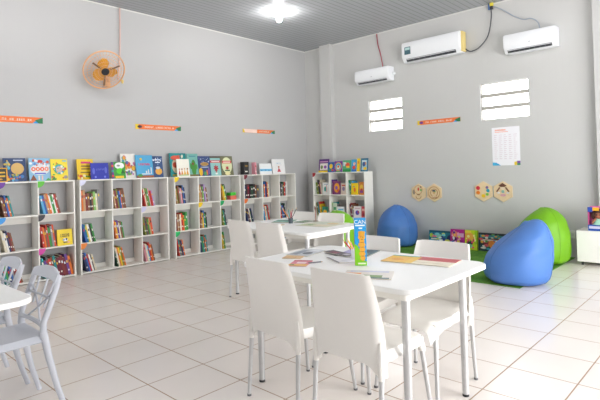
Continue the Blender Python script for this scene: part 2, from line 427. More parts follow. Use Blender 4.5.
def conf(n, cols, seed, s=.05, z0=.05, z1=.95, x0=.05, x1=.95):
    rr = random.Random(seed); return [(rr.choice('drd'), rr.uniform(x0, x1-s), rr.uniform(z0, z1-s), s*rr.uniform(.6, 1.5), s*rr.uniform(.6, 1.3), rr.choice(cols)) for _ in range(n)]
ZT = 1.306
GT = 'picture books standing on top of the wall bookcases'
# (label, x0, x1, height, y, colour, art)
tops = [
 ('navy picture book with a big golden disc, upright on leftmost bookcase', 1.854, 2.116, 0.305, 6.88, '25406e',
   [('d', .62, .55, .29, .25, 'd8b26a'), ('r', .45, .88, .42, .05, 'b9c4d8'), ('d', .2, .72, .08, .15, 'b9b890'), ('d', .12, .12, .13, .1, '2f9fd0'), ('d', .22, .1, .06, .06, 'e8c23c')]+conf(26, ['58b4dc', '8fae54', 'd66a3a', 'e7c45a', '3c78b8'], 3, .06, .03, .35)+conf(14, ['58b4dc', '8fae54', 'e7c45a'], 33, .04, .4, .95, .02, .3)),
 ('yellow framed black book at the left edge on leftmost bookcase', 1.736, 1.876, 0.177, 6.80, 'f0b01e', [('r', .05, .06, .86, .88, '2b2a20'), ('r', .12, .62, .7, .1, 'e6b52a'), ('r', .12, .35, .7, .12, 'e6b52a'), ('d', .4, .2, .2, .06, 'c98a26')]),
 ('light blue picture book with orange red rounded title on leftmost bookcase', 2.145, 2.413, 0.305, 6.86, '8fbfe0',
   [('d', .5, .5, .44, .24, 'e4e4e8'), ('d', .2, .52, .1, .09, 'ee6a48'), ('d', .4, .52, .1, .09, 'ee7a4c'), ('d', .6, .52, .1, .09, 'ee6a48'), ('d', .8, .52, .09, .09, 'ee7a4c'), ('d', .2, .52, .04, .04, 'e4e4e8'), ('d', .4, .52, .04, .04, 'e4e4e8'), ('d', .6, .52, .04, .04, 'e4e4e8'), ('d', .8, .52, .04, .04, 'e4e4e8'),
    ('d', .5, .85, .14, .07, 'd03a34'), ('r', .25, .3, .5, .05, '4a58c8'), ('t', .18, .02, .3, .25, '8a4a2c'), ('r', .4, .03, .06, .2, 'f2ead8'), ('r', .55, .03, .06, .2, 'f0c8b0'), ('t', .85, .0, .3, .12, '4aa84e')]+conf(14, ['f0f0f4', 'd6604a', '5a8fd0'], 5, .05, .65)),
 ('yellow picture book with a green and blue ring on leftmost bookcase', 2.406, 2.624, 0.291, 6.84, 'f2dc3c',
   [('d', .5, .52, .33, .24, '3fae6a'), ('d', .52, .52, .27, .2, '46a9d8'), ('d', .5, .52, .2, .14, 'd4b8a8'), ('r', .7, .88, .25, .06, '58b4dc'), ('t', .15, .02, .3, .2, '3c8c44'), ('d', .85, .15, .12, .08, '9a8f86')]+conf(20, ['e08a3a', 'f6f2dc', 'd0503a', '4aa84e'], 8, .05)),
 ('yellow book with a magenta bar, behind the blue book, second bookcase', 2.766, 2.996, 0.292, 6.88, 'f0ca26',
   [('r', .25, .78, .6, .1, 'd23a78'), ('r', .25, .62, .6, .07, '8a6a28'), ('r', .25, .48, .6, .08, 'a8862c'), ('r', .2, .32, .7, .06, '8a6a28'), ('d', .2, .16, .1, .07, 'cf4a38'), ('r', .45, .12, .4, .07, '4c9a3c')]+conf(10, ['f6efc8', 'c8782c'], 9, .05, .05, .3)),
 ('plain dark blue book with pale line drawing, front of the yellow book', 2.915, 3.173, 0.232, 6.79, '2430a8',
   [('d', .16, .5, .07, .2, '5a66cc'), ('d', .84, .55, .07, .2, '5a66cc'), ('r', .2, .08, .1, .12, '6a76d8'), ('r', .72, .08, .1, .12, '6a76d8')]+letters(.3, .75, .55, .1, '6a76d8', 6)),
 ('green and white book beside purple stripes, middle of second bookcase top', 3.222, 3.435, 0.245, 6.80, '3a9e38',
   [('r', 0, 0, .16, 1, '6a3a8c'), ('r', 0, .1, .16, .12, 'd8443c'), ('r', 0, .4, .16, .12, '2e9c98'), ('r', 0, .7, .16, .12, 'd8443c'), ('d', .58, .78, .34, .2, 'f0f0f0'), ('d', .5, .78, .12, .06, '9a9a9a'), ('d', .6, .45, .26, .18, '58d42c'), ('r', .25, .02, .6, .14, 'f0c832'), ('t', .8, .3, .3, .3, '1e6a2c')]),
 ('white picture book sprinkled with coloured figures on second bookcase', 3.413, 3.652, 0.376, 6.88, 'eceae4', conf(42, ['d8503c', 'e8a03a', '4aa0a8', '5a6aa8', '6aae5c', 'c87aa8'], 12, .07)+[('d', .8, .4, .12, .1, 'e8b03a')]),
 ('sky blue picture book with a pink red title on second bookcase', 3.631, 3.915, 0.353, 6.84, '4fa6d4',
   letters(.15, .85, .55, .09, 'd84a78', 7)+[('r', .0, .0, 1, .1, '9a5a3a'), ('d', .2, .1, .14, .06, '4a9a4c'), ('d', .3, .82, .07, .05, 'e8c84a'), ('r', .55, .2, .06, .1, 'e8e8e8'), ('r', .68, .2, .05, .16, 'e8e8e8'), ('r', .84, .15, .05, .3, 'dfe3e8'), ('r', .3, .14, .5, .05, 'c8dce8')]),
 ('navy picture book with a golden patch low down on second bookcase', 3.926, 4.101, 0.339, 6.86, '35507e',
   [('d', .55, .28, .34, .16, 'e8aa48'), ('d', .5, .45, .22, .06, 'cfd8e8'), ('r', .2, .8, .6, .05, 'dfe6f0'), ('r', .25, .68, .5, .05, 'dfe6f0')]+conf(12, ['f0f0f4', '8fb0d8'], 15, .04, .55)),
 ('teal picture book with red and cream figures on third bookcase', 4.248, 4.559, 0.391, 6.88, '1f8c8e',
   [('d', .35, .45, .24, .3, 'e8d8b8'), ('d', .35, .8, .28, .1, 'd85a42'), ('d', .3, .5, .14, .12, 'c8503a'), ('r', .2, .2, .3, .12, 'e8d8b8'), ('r', .1, .03, .5, .08, 'a89a4c')]+conf(12, ['f0e8d0', 'd85a42'], 17, .05, .4)),
 ('white book with four little coloured figures, front of the teal book', 4.311, 4.547, 0.289, 6.79, 'f1ede2',
   [('t', .18, .12, .18, .28, 'c83a5a'), ('t', .38, .12, .18, .28, 'e08a2c'), ('t', .6, .12, .18, .3, 'e8b42c'), ('t', .82, .12, .18, .3, 'e8a02c'), ('d', .18, .42, .06, .05, 'd8b090'), ('d', .38, .42, .06, .05, 'b88a6a'), ('d', .6, .44, .06, .05, 'd8b090'), ('d', .82, .44, .06, .05, '9a6a4a'), ('r', .1, .06, .8, .05, '8aae5c')]),
 ('pale teal picture book with a tall green cactus on third bookcase', 4.572, 4.790, 0.385, 6.87, '74b0a8',
   [('d', .55, .38, .22, .36, '3f8c34'), ('d', .3, .45, .08, .14, '3f8c34'), ('d', .82, .42, .07, .12, '4a9a3c'), ('d', .5, .55, .1, .06, '7a4a2c'), ('r', 0, 0, 1, .08, '7a6a3c'), ('r', .2, .86, .6, .05, '4a8c98')]),
 ('navy picture book with a golden title band on third bookcase', 4.783, 5.030, 0.343, 6.86, '33477a',
   [('d', .5, .6, .34, .09, 'c89a4c'), ('r', .25, .58, .5, .04, '6a4a2c'), ('d', .5, .44, .36, .03, 'a8b4d0'), ('d', .15, .2, .16, .2, 'e8b82c'), ('r', .6, .05, .12, .25, 'd8743a'), ('r', .78, .1, .08, .3, '8a5ab0'), ('d', .5, .12, .12, .1, '3f9a5a')]+conf(14, ['dfe6f0', '7a90c0'], 19, .03, .7)),
 ('pale teal book with a red maple leaf on third bookcase', 5.030, 5.255, 0.344, 6.86, '8fc4c0',
   [('s', .5, .38, .3, 7, 'b02c34'), ('r', .46, .12, .08, .2, 'b02c34'), ('r', .0, .66, 1, .12, 'cc3c44'), ('r', .12, .7, .76, .04, 'f0e0e0'), ('r', 0, .9, 1, .1, '5a5048'), ('d', .5, .1, .12, .05, 'e8e8e0')]),
 ('brown green book with cream oval and red leaf, right on third bookcase', 5.248, 5.516, 0.345, 6.85, '6a6a4c',
   [('d', .5, .52, .42, .42, 'd8dcb0'), ('r', .12, .62, .76, .14, 'cc3c3c'), ('r', .2, .66, .6, .05, 'f0e0d0'), ('s', .5, .38, .16, 7, 'b02c34'), ('r', .3, .22, .4, .06, '3c5c3c'), ('d', .5, .1, .22, .1, 'e0d8a0')]),
 ('white book with a broad sky blue band on the fourth bookcase', 6.128, 6.438, 0.204, 6.82, 'eff1f3', [('r', .0, .28, 1, .2, '6fc0e8'), ('r', .1, .3, .1, .1, '4898c8'), ('r', .4, .32, .14, .1, '4898c8'), ('r', .7, .3, .12, .1, '4898c8')]),
 ('large white book with a small red dress figure on the fourth bookcase', 6.522, 6.867, 0.293, 6.88, 'f2f2f2', [('t', .5, .12, .3, .3, 'c83a52'), ('d', .5, .46, .07, .06, 'b87a5a'), ('r', .42, .66, .04, .08, 'a8b8c8'), ('r', .3, .7, .4, .04, 'bcd0e0'), ('r', .3, .58, .45, .03, 'd8d8dc')]),
]
for (lb, x0, x1, h, y, c, art) in tops:
    W = x1-x0
    cover_book(lb, W, h, .012, c, art, (x0+.03, y, ZT+.0005), 0, 8 if y > 6.83 else 7, GT)
# thick black and slim red volumes standing on the fourth unit
o = book_mesh(.12, .1, .235, 'black', '8a6a2c'); o.name = 'storage_binder'; o.matrix_world = Matrix.Translation((5.765, 6.83, ZT+.001))
tag(o, 'thick black volume standing on top of the fourth wall bookcase', 'book', GT)
o = book_mesh(.035, .1, .225, 'pink', 'c8342c'); o.matrix_world = Matrix.Translation((6.04, 6.83, ZT+.001))
tag(o, 'slim pinkish red volume standing alone on the fourth wall bookcase', 'book', GT)
# yellow face-out book and multi coloured pieces in cells
o, cw = cellpos(1.325, 2, 1)
cover_book('yellow cover with a small dog drawing, facing out in leftmost bookcase', .195, .215, .02, 'f3d516',
   letters(.2, .8, .62, .1, '8a6e1e', 6)+letters(.2, .8, .52, .08, '8a6e1e', 5)+[('d', .5, .34, .16, .1, 'f0f0f0'), ('d', .58, .38, .05, .07, '3a3a3a'), ('d', .4, .34, .06, .03, '55555a'), ('d', .7, .18, .07, .04, 'f0a8a0'), ('r', .4, .16, .2, .05, '4a4a4a')],
   (o[0]+.225, YF+.02, o[2]+.001), 0, 6, 'books in the wall bookcases')
o, cw = cellpos(4.25, 2, 0, UW*.99)
for k, (w, h, z, c, l) in enumerate(((.13, .07, 0, 'f07a6a', 'coral'), (.12, .055, .071, '4ac43c', 'bright green'))):
    q = MB().box(0, w, 0, .12, 0, h).build('building_block', pm(c), bevel=.006); q.location = (o[0]+.24, YF+.03, o[2]+.001+z)
    tag(q, l+' toy block stacked in the top right compartment of third bookcase', 'toy block', 'toy blocks in the bookcase')

# face-out books in and on the window wall bookcase (cover towards -x): rz=-90
def right_book(lb, px0, px1, h, zbase, c, art, x=7.36, lean=8, T=.012, grp='picture books in the window wall bookcase'):
    return cover_book(lb, px0-px1, h, T, c, art, (x, px0, zbase+.001), R(-90), lean, grp)
GR = 'picture books standing on the window wall bookcase'
rt = [
 ('purple book with white picture and yellow foot, left on window wall bookcase', 6.484, 6.222, 0.270, '5a2a78', [('r', .12, .18, .78, .5, 'efe8e0'), ('r', .0, 0, 1, .14, 'f0d02c'), ('r', .1, .76, .8, .08, 'd8a0c8'), ('d', .3, .4, .12, .14, '6a8a4a'), ('d', .65, .4, .14, .12, '9a5ab0')]),
 ('small blue book with yellow moon shape on window wall bookcase', 6.219, 6.055, 0.200, '2c5ca8', [('d', .5, .6, .26, .24, 'f0c82c'), ('d', .35, .25, .2, .14, '4aa05a'), ('r', .6, .1, .3, .2, 'd84a3c')]),
 ('purple edged book with rainbow ring and orange heart on window wall bookcase', 6.050, 5.855, 0.215, '7a3a98', [('d', .5, .5, .42, .4, 'e8b02c'), ('d', .5, .5, .34, .32, '3fa8c8'), ('d', .5, .45, .2, .2, 'f0e8c8'), ('d', .5, .5, .12, .12, 'e0603c'), ('r', .2, .02, .6, .08, '4aa84e')]),
 ('green and multicoloured picture book on window wall bookcase', 5.840, 5.647, 0.225, '58b07a', [('d', .6, .6, .26, .2, 'e05a3c'), ('r', .45, .35, .4, .15, 'f0c02c'), ('r', .0, 0, 1, .22, '2c9a4c'), ('r', .05, .5, .22, .35, 'b8d8e0'), ('d', .3, .75, .14, .1, 'e8e0c8')]),
 ('cyan picture book with red figure on window wall bookcase', 5.633, 5.505, 0.235, '2f9ccc', [('d', .5, .35, .3, .16, 'd84a3c'), ('d', .55, .65, .24, .12, 'f0b8a0'), ('r', .1, .03, .8, .12, '3a6ac0')]),
 ('narrow yellow picture book between blue ones on window wall bookcase', 5.503, 5.435, 0.250, 'f2ce1e', [('r', .2, .6, .6, .2, 'e0902c')]),
 ('teal framed picture book at the right end of window wall bookcase', 5.433, 5.270, 0.250, '1f6a8c', [('r', .14, .1, .74, .76, 'a8cfe0'), ('d', .45, .55, .22, .18, '3f5a98'), ('d', .6, .22, .24, .12, 'f0c82c'), ('r', .2, .75, .5, .06, 'f0f0f0'), ('d', .7, .6, .1, .12, 'd89a6a')]),
]
for (lb, a, c2, h, c, art) in rt: right_book(lb, a, c2, h, ZT-.001, c, art, 7.45 if 'teal' in lb or 'purple book' in lb else 7.42, 7, .012, GR)
def rc(c): return 6.545-(c*rcw+.018)
inn = [
 (0, 0, .215, .17, .235, 'e6e8e4', 'white cover with a green figure facing out, top left of window wall bookcase', [('d', .4, .45, .16, .22, '2c9a8c'), ('r', .55, .2, .12, .6, 'd8a8a0'), ('r', .2, .8, .6, .06, '8aa8c0')]),
 (0, 1, .19, .15, .19, '3a8c6a', 'green and yellow cover facing out, middle left of window wall bookcase', [('d', .5, .45, .3, .2, 'f0b42c'), ('r', .1, .75, .8, .1, '1f6a6a'), ('d', .5, .15, .3, .1, 'e8d8a8')]),
 (1, 0, .05, .2, .26, '7a3a6c', 'maroon framed yellow cover facing out, top centre of window wall bookcase', [('d', .55, .5, .34, .36, 'e8a02c'), ('d', .5, .5, .16, .14, '8a5ab0'), ('d', .7, .3, .1, .1, 'd84a3c')]),
 (1, 0, .265, .12, .22, 'd8c8b8', 'small cream cover facing out, top centre of window wall bookcase', [('d', .5, .5, .28, .18, '8a7a9c'), ('r', .15, .75, .7, .1, 'c8503c')]),
 (1, 1, .15, .18, .2, 'e8ecee', 'white and blue cover facing out, middle centre of window wall bookcase', [('r', .15, .65, .7, .14, '6ab4d8'), ('d', .6, .35, .2, .14, '9ac0a8'), ('r', .1, .08, .3, .12, '5a6a7a')]),
 (1, 1, .045, .1, .27, 'c8d8c0', 'pale green cover behind the white one, middle centre of window wall bookcase', [('r', .2, .5, .6, .2, '4a9a6c'), ('d', .5, .25, .2, .08, 'd86a5a')]),
 (2, 0, .09, .16, .22, 'f0cc1e', 'bright yellow character shaped cover facing out, top right of window wall bookcase', [('d', .5, .42, .16, .18, 'e8762c'), ('d', .4, .7, .08, .06, '4a6aa8')]),
 (2, 0, .265, .12, .24, 'd8883a', 'orange cover facing out at the right, top right of window wall bookcase', [('d', .5, .6, .3, .2, 'e8c04a'), ('r', .2, .15, .6, .2, '8a4a8c'), ('d', .5, .4, .16, .1, 'c83c3c')]),
 (2, 1, .13, .17, .22, 'ece6e6', 'white cover with a violet blot facing out, middle right of window wall bookcase', [('d', .5, .45, .26, .2, '5a4ab0'), ('d', .62, .5, .1, .1, 'c83a4a'), ('r', .15, .8, .7, .05, 'c88aa0')]),
 (2, 1, .31, .085, .22, 'c8505c', 'red cover facing out at the right, middle right of window wall bookcase', [('r', .15, .6, .7, .2, 'e8b0a8'), ('d', .5, .3, .26, .14, '8a2c3c')]),
]
for (c, r, off, w, h, colr, lb, art) in inn:
    y0 = rc(c)-off
    w = min(w, rcw-.018-off-.006)
    right_book(lb, y0, y0-w, h, (.87, .434, .03)[r], colr, art, 7.36-.006 if off > .1 else 7.352, 3, .006)

# ------------------------------------------------------------------ chairs (solid back)
def leg_mb(a, b, r0=.0145, r1=.0115):
    return MB().tube([a, ((a[0]+b[0])/2, (a[1]+b[1])/2, (a[2]+b[2])/2), b], [r0, (r0+r1)/2, r1], 12)
def make_chair():
    t = thing('dining_chair', '', 'chair', (0,0,0), 0, 'white plastic chairs with metal legs')
    # backrest shell, local facing +x
    hwp = [(.36, .208), (.45, .212), (.55, .212), (.62, .209), (.70, .203), (.78, .194), (.845, .184)]
    def hw(z):
        for (a, p), (b_, q) in zip(hwp[:-1], hwp[1:]):
            if z <= b_: return p+(q-p)*(z-a)/(b_-a)
        return hwp[-1][1]
    def xe(z): return -.222-.004*(z-.36)/.1-.20*max(0, z-.52)**1.5
    P = []
    NS = 24; NZ = 16
    for j in range(NS+1):
        s = -1+2*j/NS; row = []
        a = abs(s)
        zb = .41-.065*max(0, min(1, (a-.55)/.4))**1.6
        for i in range(NZ+1):
            z = zb+(.845+.0*(1-a*a)-zb)*i/NZ
            if a > .9 and i == NZ: z -= .004
            curl = .034*(max(0, a-.86)/.14)**2*(1.3-.9*(z-.36)/.49)
            x = xe(z)-.016*(1-a*a)+curl
            row.append((x, s*hw(z), z))
        P.append(row)
    MB().sheet(P, .009).build('backrest', M_whitep, t, True)
    # seat: dished shell with turned-down rim
    Q = []
    NX = 20; NY = 18
    for i in range(NX+1):
        u = i/NX; row = []
        x = -.23+.475*u
        half = .203 if u < .8 else .203-.03*((u-.8)/.2)**2.2
        for j in range(NY+1):
            s = -1+2*j/NY; a = abs(s)
            z = .452-.014*(1-a*a)*math.sin(PI*min(1, u*1.1))
            z += .012*(1-u)**3
            if u > .86: z -= .04*((u-.86)/.14)**2
            if a > .85: z -= .045*((a-.85)/.15)**2
            if u > .8 and a > .8: z -= .03*((u-.8)/.2)*((a-.8)/.2)
            row.append((x, s*half, z))
        Q.append(row)
    MB().sheet(Q, .010).build('seat', M_whitep, t, True)
    # side webs joining seat and backrest + rear sleeves
    for s in (-1, 1):
        w = MB()
        w.tube([(-.222, s*.203, .52), (-.222, s*.203, .44), (-.2215, s*.203, .345)], [.008, .0165, .0155], 12)
        w.build('rear_sleeve', M_whitep, t, True)
        w = MB(); w.tube([(.185, s*.172, .44), (.192, s*.176, .40), (.198, s*.179, .365)], [.022, .019, .0165], 12)
        w.build('front_sleeve', M_whitep, t, True)
        for (a, b_) in (((-.2215, s*.203, .36), (-.245, s*.212, .006)), ((.198, s*.179, .375), (.245, s*.205, .006))):
            l = leg_mb(a, b_, .0135, .011).build('leg', M_alu, t, True)
            MB().tube([(b_[0], b_[1], .012), (b_[0]+.0005, b_[1], 0)], .0125, 12).build('foot_cap', mat('grey_foot', '6b6b6e', .6), l, True)
    return t
ch = make_chair()
ch['label'] = 'white plastic chair with its back to the camera, left one at the nearest table'
ch.location = (2.135, 2.03, 0); ch.rotation_euler = (0, 0, R(-3))
GC = 'white plastic chairs with metal legs'
for (x, y, rz, lb) in (
  (2.13, 1.51, R(0), 'white plastic chair with its back to the camera, right one at the nearest table'),
  (2.72, 1.53, R(180), 'white plastic chair facing the camera, right one beyond the nearest table'),
  (2.705, 2.03, R(180), 'white plastic chair facing the camera behind the tall toy box'),
  (3.52, 3.95, R(-5), 'white plastic chair with its back to us, left one at the far table'),
  (3.50, 3.485, R(-2), 'white plastic chair with its back to us, right one at the far table'),
  (4.055, 4.01, R(180), 'white plastic chair beyond the far table beside the pencil cup'),
  (4.055, 3.58, R(180), 'white plastic chair beyond the far table in front of green bean bag')):
    dup(ch, (x, y, 0), rz, lb, GC)

# ------------------------------------------------------------------ tables
def make_table(label, loc, L=1.31, W=.90):
    """origin at the middle of the floor area; W along x, L along y"""
    t = thing('table', label, 'table', loc, 0, 'white tables with metal legs')
    MB().slab(rrect(W, L, .1, 9), .028, 0, Matrix.Translation((0, 0, .722))).build('tabletop', M_tabletop, t, True, bevel=.004)
    f = MB()
    for sx in (-1, 1): f.box(sx*.315-.102, sx*.315-.078, -.568, .492, .685, .721)
    for sy in (-1, 1): f.box(-.393, .213, sy*.535-.05, sy*.535-.026, .685, .721)
    f.build('apron_frame', M_white, t, bevel=.002)
    for sx in (-1, 1):
        for sy in (-1, 1):
            x, y = sx*.315-.09, sy*.535-.038
            l = MB().tube([(x, y, .7), (x, y, .35), (x, y, .012)], [.022, .0205, .0185], 16).build('leg', M_alu, t, True)
            MB().tube([(x, y, .014), (x, y, 0)], .0188, 16).build('foot_cap', M_rub, l, True)
            MB().tube([(x, y, .722), (x, y, .69)], [.027, .0232], 16).build('leg_collar', M_white, l, True)
    return t
tb = make_table('white rectangular table in the foreground with a tall toy box on it', (2.49, 1.845, 0))
dup(tb, (3.83, 3.72, 0), 0, 'white rectangular table in the middle, nearer the wall bookcases')
dup(tb, (.38, 3.24, 0), R(2), 'white table cut off by the left edge, beside the lattice backed chairs')

# ------------------------------------------------------------------ lattice chairs on the left
def make_lattice_chair():
    t = thing('lattice_chair', '', 'chair', (0,0,0), 0, 'pale grey lattice backed chairs')
    def rail(s): return [(-.285, s*.185, .775), (-.262, s*.192, .70), (-.225, s*.19, .60), (-.195, s*.185, .52), (-.192, s*.187, .455)]
    for s in (-1, 1):
        r = MB(); P = rail(s)
        for i in range(1): r.tube(P, [.016, .017, .017, .017, .02], 10)
        r.build('back_rail', M_greyp, t, True)
        a = (-.192, s*.187, .47)
        MB().tube([a, (-.215, s*.197, .33), (-.252, s*.208, .16), (-.30, s*.215, 0)], [.021, .0195, .017, .0145], 12).build('leg', M_greyp, t, True)
        MB().tube([(.19, s*.18, .43), (.2, s*.187, .3), (.222, s*.196, .14), (.245, s*.2, 0)], [.021, .019, .017, .0145], 12).build('leg', M_greyp, t, True)
    # top of back: a deep curved band
    P = []
    for j in range(17):
        s = -1+2*j/16; row = []
        for i in range(7):
            z = .735+(.805-.02*s*s*1.3-.735)*i/6
            row.append((-.255-.03*(z-.72)/.08-.02*(1-s*s), s*.198, z))
        P.append(row)
    MB().sheet(P, .012).build('top_band', M_greyp, t, True)
    def bx(z, y):   # depth of the back surface
        x = -.285+(.775-z)*.36 if z > .52 else -.192
        return x-.018*(1-(y/.19)**2)
    lat = MB()
    def bar(y0, z0, y1, z1, r=.0062):
        lat.tube([(bx(z0+(z1-z0)*k/6, y0+(y1-y0)*k/6), y0+(y1-y0)*k/6, z0+(z1-z0)*k/6) for k in range(7)], r, 8)
    for y in (-.1, 0, .1): bar(y*1.2, .745, y*.9, .585)
    bar(-.17, .68, .12, .50); bar(.17, .68, -.12, .50); bar(-.185, .64, .185, .64, .007); bar(-.185, .50, .185, .50, .014)
    
    lat.build('lattice', M_greyp, t, True)
    Q = []
    for i in range(15):
        u = i/14; row = []
        for j in range(15):
            s = -1+2*j/14; a = abs(s); z = .448-.012*(1-a*a)*math.sin(PI*u)
            if a > .85: z -= .03*((a-.85)/.15)**2
            if u > .87: z -= .03*((u-.87)/.13)**2
            row.append((-.205+.44*u, s*(.195+.012*u-.03*max(0, u-.85)/.15), z))
        Q.append(row)
    MB().sheet(Q, .012).build('seat', M_greyp, t, True)
    return t
lc = make_lattice_chair()
lc['label'] = 'pale grey lattice backed plastic chair, nearer one at the left edge table'
lc.location = (.80, 3.14, 0); lc.rotation_euler = (0, 0, R(180))
dup(lc, (.78, 3.72, 0), R(180), 'pale grey lattice backed plastic chair cut by the left edge, farther one', 'pale grey lattice backed chairs')

# ------------------------------------------------------------------ bean bags
def bean_bag(label, loc, Rm, H, lx, ly, col, seed, rz=0., tilt=.1):
    m = mat('vinyl_'+col, col, .42, noise=.05, scale=5, bump=.15)
    t = thing('bean_bag', label, 'bean bag', loc, rz, 'round bean bags')
    rr = random.Random(seed)
    prof = [(.0, .0), (.62, .0), (.80, .015), (.93, .07), (.985, .16), (1.0, .28), (.995, .40), (.96, .52), (.89, .63), (.79, .73), (.65, .82), (.49, .895), (.32, .95), (.17, .985), (.06, .998)]
    pts = []
    for i in range(len(prof)-1):
        for k in range(3):
            f = k/3; pts.append((prof[i][0]+(prof[i+1][0]-prof[i][0])*f, prof[i][1]+(prof[i+1][1]-prof[i][1])*f))
    pts.append(prof[-1]); n = 72; b = MB(); rings = []
    ph = [rr.uniform(0, 6.28) for _ in range(8)]
    for (r, z) in pts:
        ring = []
        for j in range(n):
            a = 2*PI*j/n
            w = 1+.022*abs(math.sin(3*a+ph[0]))-.02+(.02*math.sin(2*a+ph[1]+z*3)+.012*math.sin(5*a+ph[2]-z*9))*(1 if z > 0 else 0)
            w += .11*max(0, z-.58)*math.sin(5*a+ph[3]+z*5)
            w += .014*math.sin(z*26+2*math.sin(a+ph[4]))*max(0, .5-abs(z-.62))*1.6
            rad = Rm*max(r, .001)*w
            k = z**2.0
            zz = H*(z-tilt*k*r*math.cos(a-math.atan2(ly, lx)+PI))
            ring.append(Vector((rad*math.cos(a)+lx*k, rad*math.sin(a)+ly*k, zz)))
        rings.append(ring)
    b.loft(rings)
    o = b.build('bag_body', m, t, True, sub=1)
    # gathered top flap
    top = Vector((lx, ly, H*.985)); q = MB()
    P = []
    for i in range(7):
        row = []
        for j in range(9):
            u = i/6-.5; v = j/8-.5
            row.append((top.x+u*.2-.02, top.y+v*.24, top.z+.008-.42*(u*u+v*v)*(.75+.25*math.sin(5*v))+.008*math.sin(11*v+4*u)))
        P.append(row)
    q.sheet(P, .012).build('top_flap', m, t, True)
    for s in range(3):
        a = PI*s/3*2+.4-ph[0]/3
        pp = []
        for (r, z) in pts[6::2]:
            w = 1.0+.0+(.02*math.sin(2*a+ph[1]+z*3)+.012*math.sin(5*a+ph[2]-z*9))-.02+.022*abs(math.sin(3*a+ph[0]))+.11*max(0, z-.58)*math.sin(5*a+ph[3]+z*5)+.014*math.sin(z*26+2*math.sin(a+ph[4]))*max(0, .5-abs(z-.62))*1.6
            k = z**2.0; rad = Rm*r*w
            pp.append((rad*math.cos(a)+lx*k, rad*math.sin(a)+ly*k, H*(z-tilt*k*r*math.cos(a-math.atan2(ly, lx)+PI))))
        MB().tube(pp, .0035, 6).build('seam', mat('seam_'+col, ''.join('%02x' % int(int(col[i:i+2], 16)*.86) for i in (0, 2, 4)), .5), t, True)
    return t
bean_bag('blue bean bag against the wall between bookcase and game boxes', (7.34, 4.60, .008), .355, .70, .0, .0, '4577bf', 1, 0., .04)
bean_bag('large blue bean bag in front, on the edge of the green mat', (5.77, 2.04, .008), .375, .69, .06, -.13, '4c7ac0', 2, 0., .27)
bean_bag('lime green bean bag behind the large blue one', (7.12, 2.18, .008), .36, .745, -.0, -.05, '6fae00', 3, 0., .1)
bean_bag('lime green bean bag behind the far table', (5.27, 4.33, .0076), .36, .765, .02, -.02, '6fae00', 4)

# ------------------------------------------------------------------ mat
def grass_mat():
    m = bpy.data.materials.new('artificial_grass'); m.use_nodes = True; nt = m.node_tree; b = nt.nodes['Principled BSDF']
    g = nt.nodes.new('ShaderNodeNewGeometry'); n = nt.nodes.new('ShaderNodeTexNoise'); n.inputs['Scale'].default_value = 90; n.inputs['Detail'].default_value = 3
    nt.links.new(g.outputs['Position'], n.inputs['Vector'])
    n2 = nt.nodes.new('ShaderNodeTexNoise'); n2.inputs['Scale'].default_value = 4; nt.links.new(g.outputs['Position'], n2.inputs['Vector'])
    ad = nt.nodes.new('ShaderNodeMath'); ad.operation = 'ADD'; nt.links.new(n.outputs['Fac'], ad.inputs[0]); nt.links.new(n2.outputs['Fac'], ad.inputs[1])
    r = nt.nodes.new('ShaderNodeMapRange'); r.inputs['From Min'].default_value = .7; r.inputs['From Max'].default_value = 1.3; nt.links.new(ad.outputs[0], r.inputs['Value'])
    mx = nt.nodes.new('ShaderNodeMix'); mx.data_type = 'RGBA'; mx.inputs['A'].default_value = srgb('41752a')+(1,); mx.inputs['B'].default_value = srgb('6fa045')+(1,)
    nt.links.new(r.outputs[0], mx.inputs['Factor']); nt.links.new(mx.outputs['Result'], b.inputs['Base Color'])
    b.inputs['Roughness'].default_value = .9; b.inputs['Specular IOR Level'].default_value = .15
    bp = nt.nodes.new('ShaderNodeBump'); bp.inputs['Strength'].default_value = .8; bp.inputs['Distance'].default_value = .01
    nt.links.new(n.outputs['Fac'], bp.inputs['Height']); nt.links.new(bp.outputs[0], b.inputs['Normal'])
    return m
o = MB().box(0, 2.24, 0, 3.3, 0, .0075).build('grass_mat', grass_mat(), bevel=.003); o.location = (5.455, 1.90, 0)
tag(o, 'green artificial grass mat on the tiles under the bean bags', 'mat')

# ------------------------------------------------------------------ white cabinet and doll box
t = thing('cabinet', 'low white cabinet on short feet at the right edge, by the column', 'cabinet', (7.20, 1.755, 0))
# runs from y=1.755 downward (towards camera right)
MB().box(0, .36, -1.0, 0, .045, .455).build('body', M_white, t, bevel=.003)
for k in range(2): 
    d = MB().box(-.018, 0, -.5*k-.497, -.5*k-.003, .05, .45).build('door', M_white, t, bevel=.002)
    MB().box(-.03, -.018, -.5*k-.46, -.5*k-.45, .2, .3).build('door_handle', M_alu, d, bevel=.002)
for x in (.04, .32):
    for y in (-.05, -.95): MB().tube([(x, y, .045), (x, y, 0)], [.016, .013], 12).build('foot', M_rub, t)
# doll box
t = thing('doll_box', 'boxed doll in a pink carton with blue base on the white cabinet', 'toy box', (7.24, 1.625, .4555), R(-90))
f = MB(); f.box(0, .25, 0, .012, 0, .315, 0).build('carton_back', pm('e07ab0'), t, loc=(0, .11, 0))
f = MB(); f.box(0, .006, 0, .11, 0, .30); f.box(.244, .25, 0, .11, 0, .30); f.box(0, .25, 0, .11, .295, .3); f.build('carton_frame', pm('c8508c'), t)
MB().box(-.001, .251, -.004, .112, 0, .075).build('carton_base', pm('2452a8'), t, bevel=.002)
q = MB(); q.box(.012, .24, -.006, -.004, .028, .062); q.build('base_label', pm('d0cbe8'), t)
q = MB(); q.box(.0, .055, -.005, .0, .245, .31); q.build('corner_badge', pm('2a48a8'), t)
q = MB(); q.box(.057, .13, -.005, .0, .265, .305); q.build('top_badge', pm('f0b020'), t)
d = MB(); d.ball((.115, .055, .205), .052, .045, .055); hd = d.build('doll_head', pm('9a6248'), t, True)
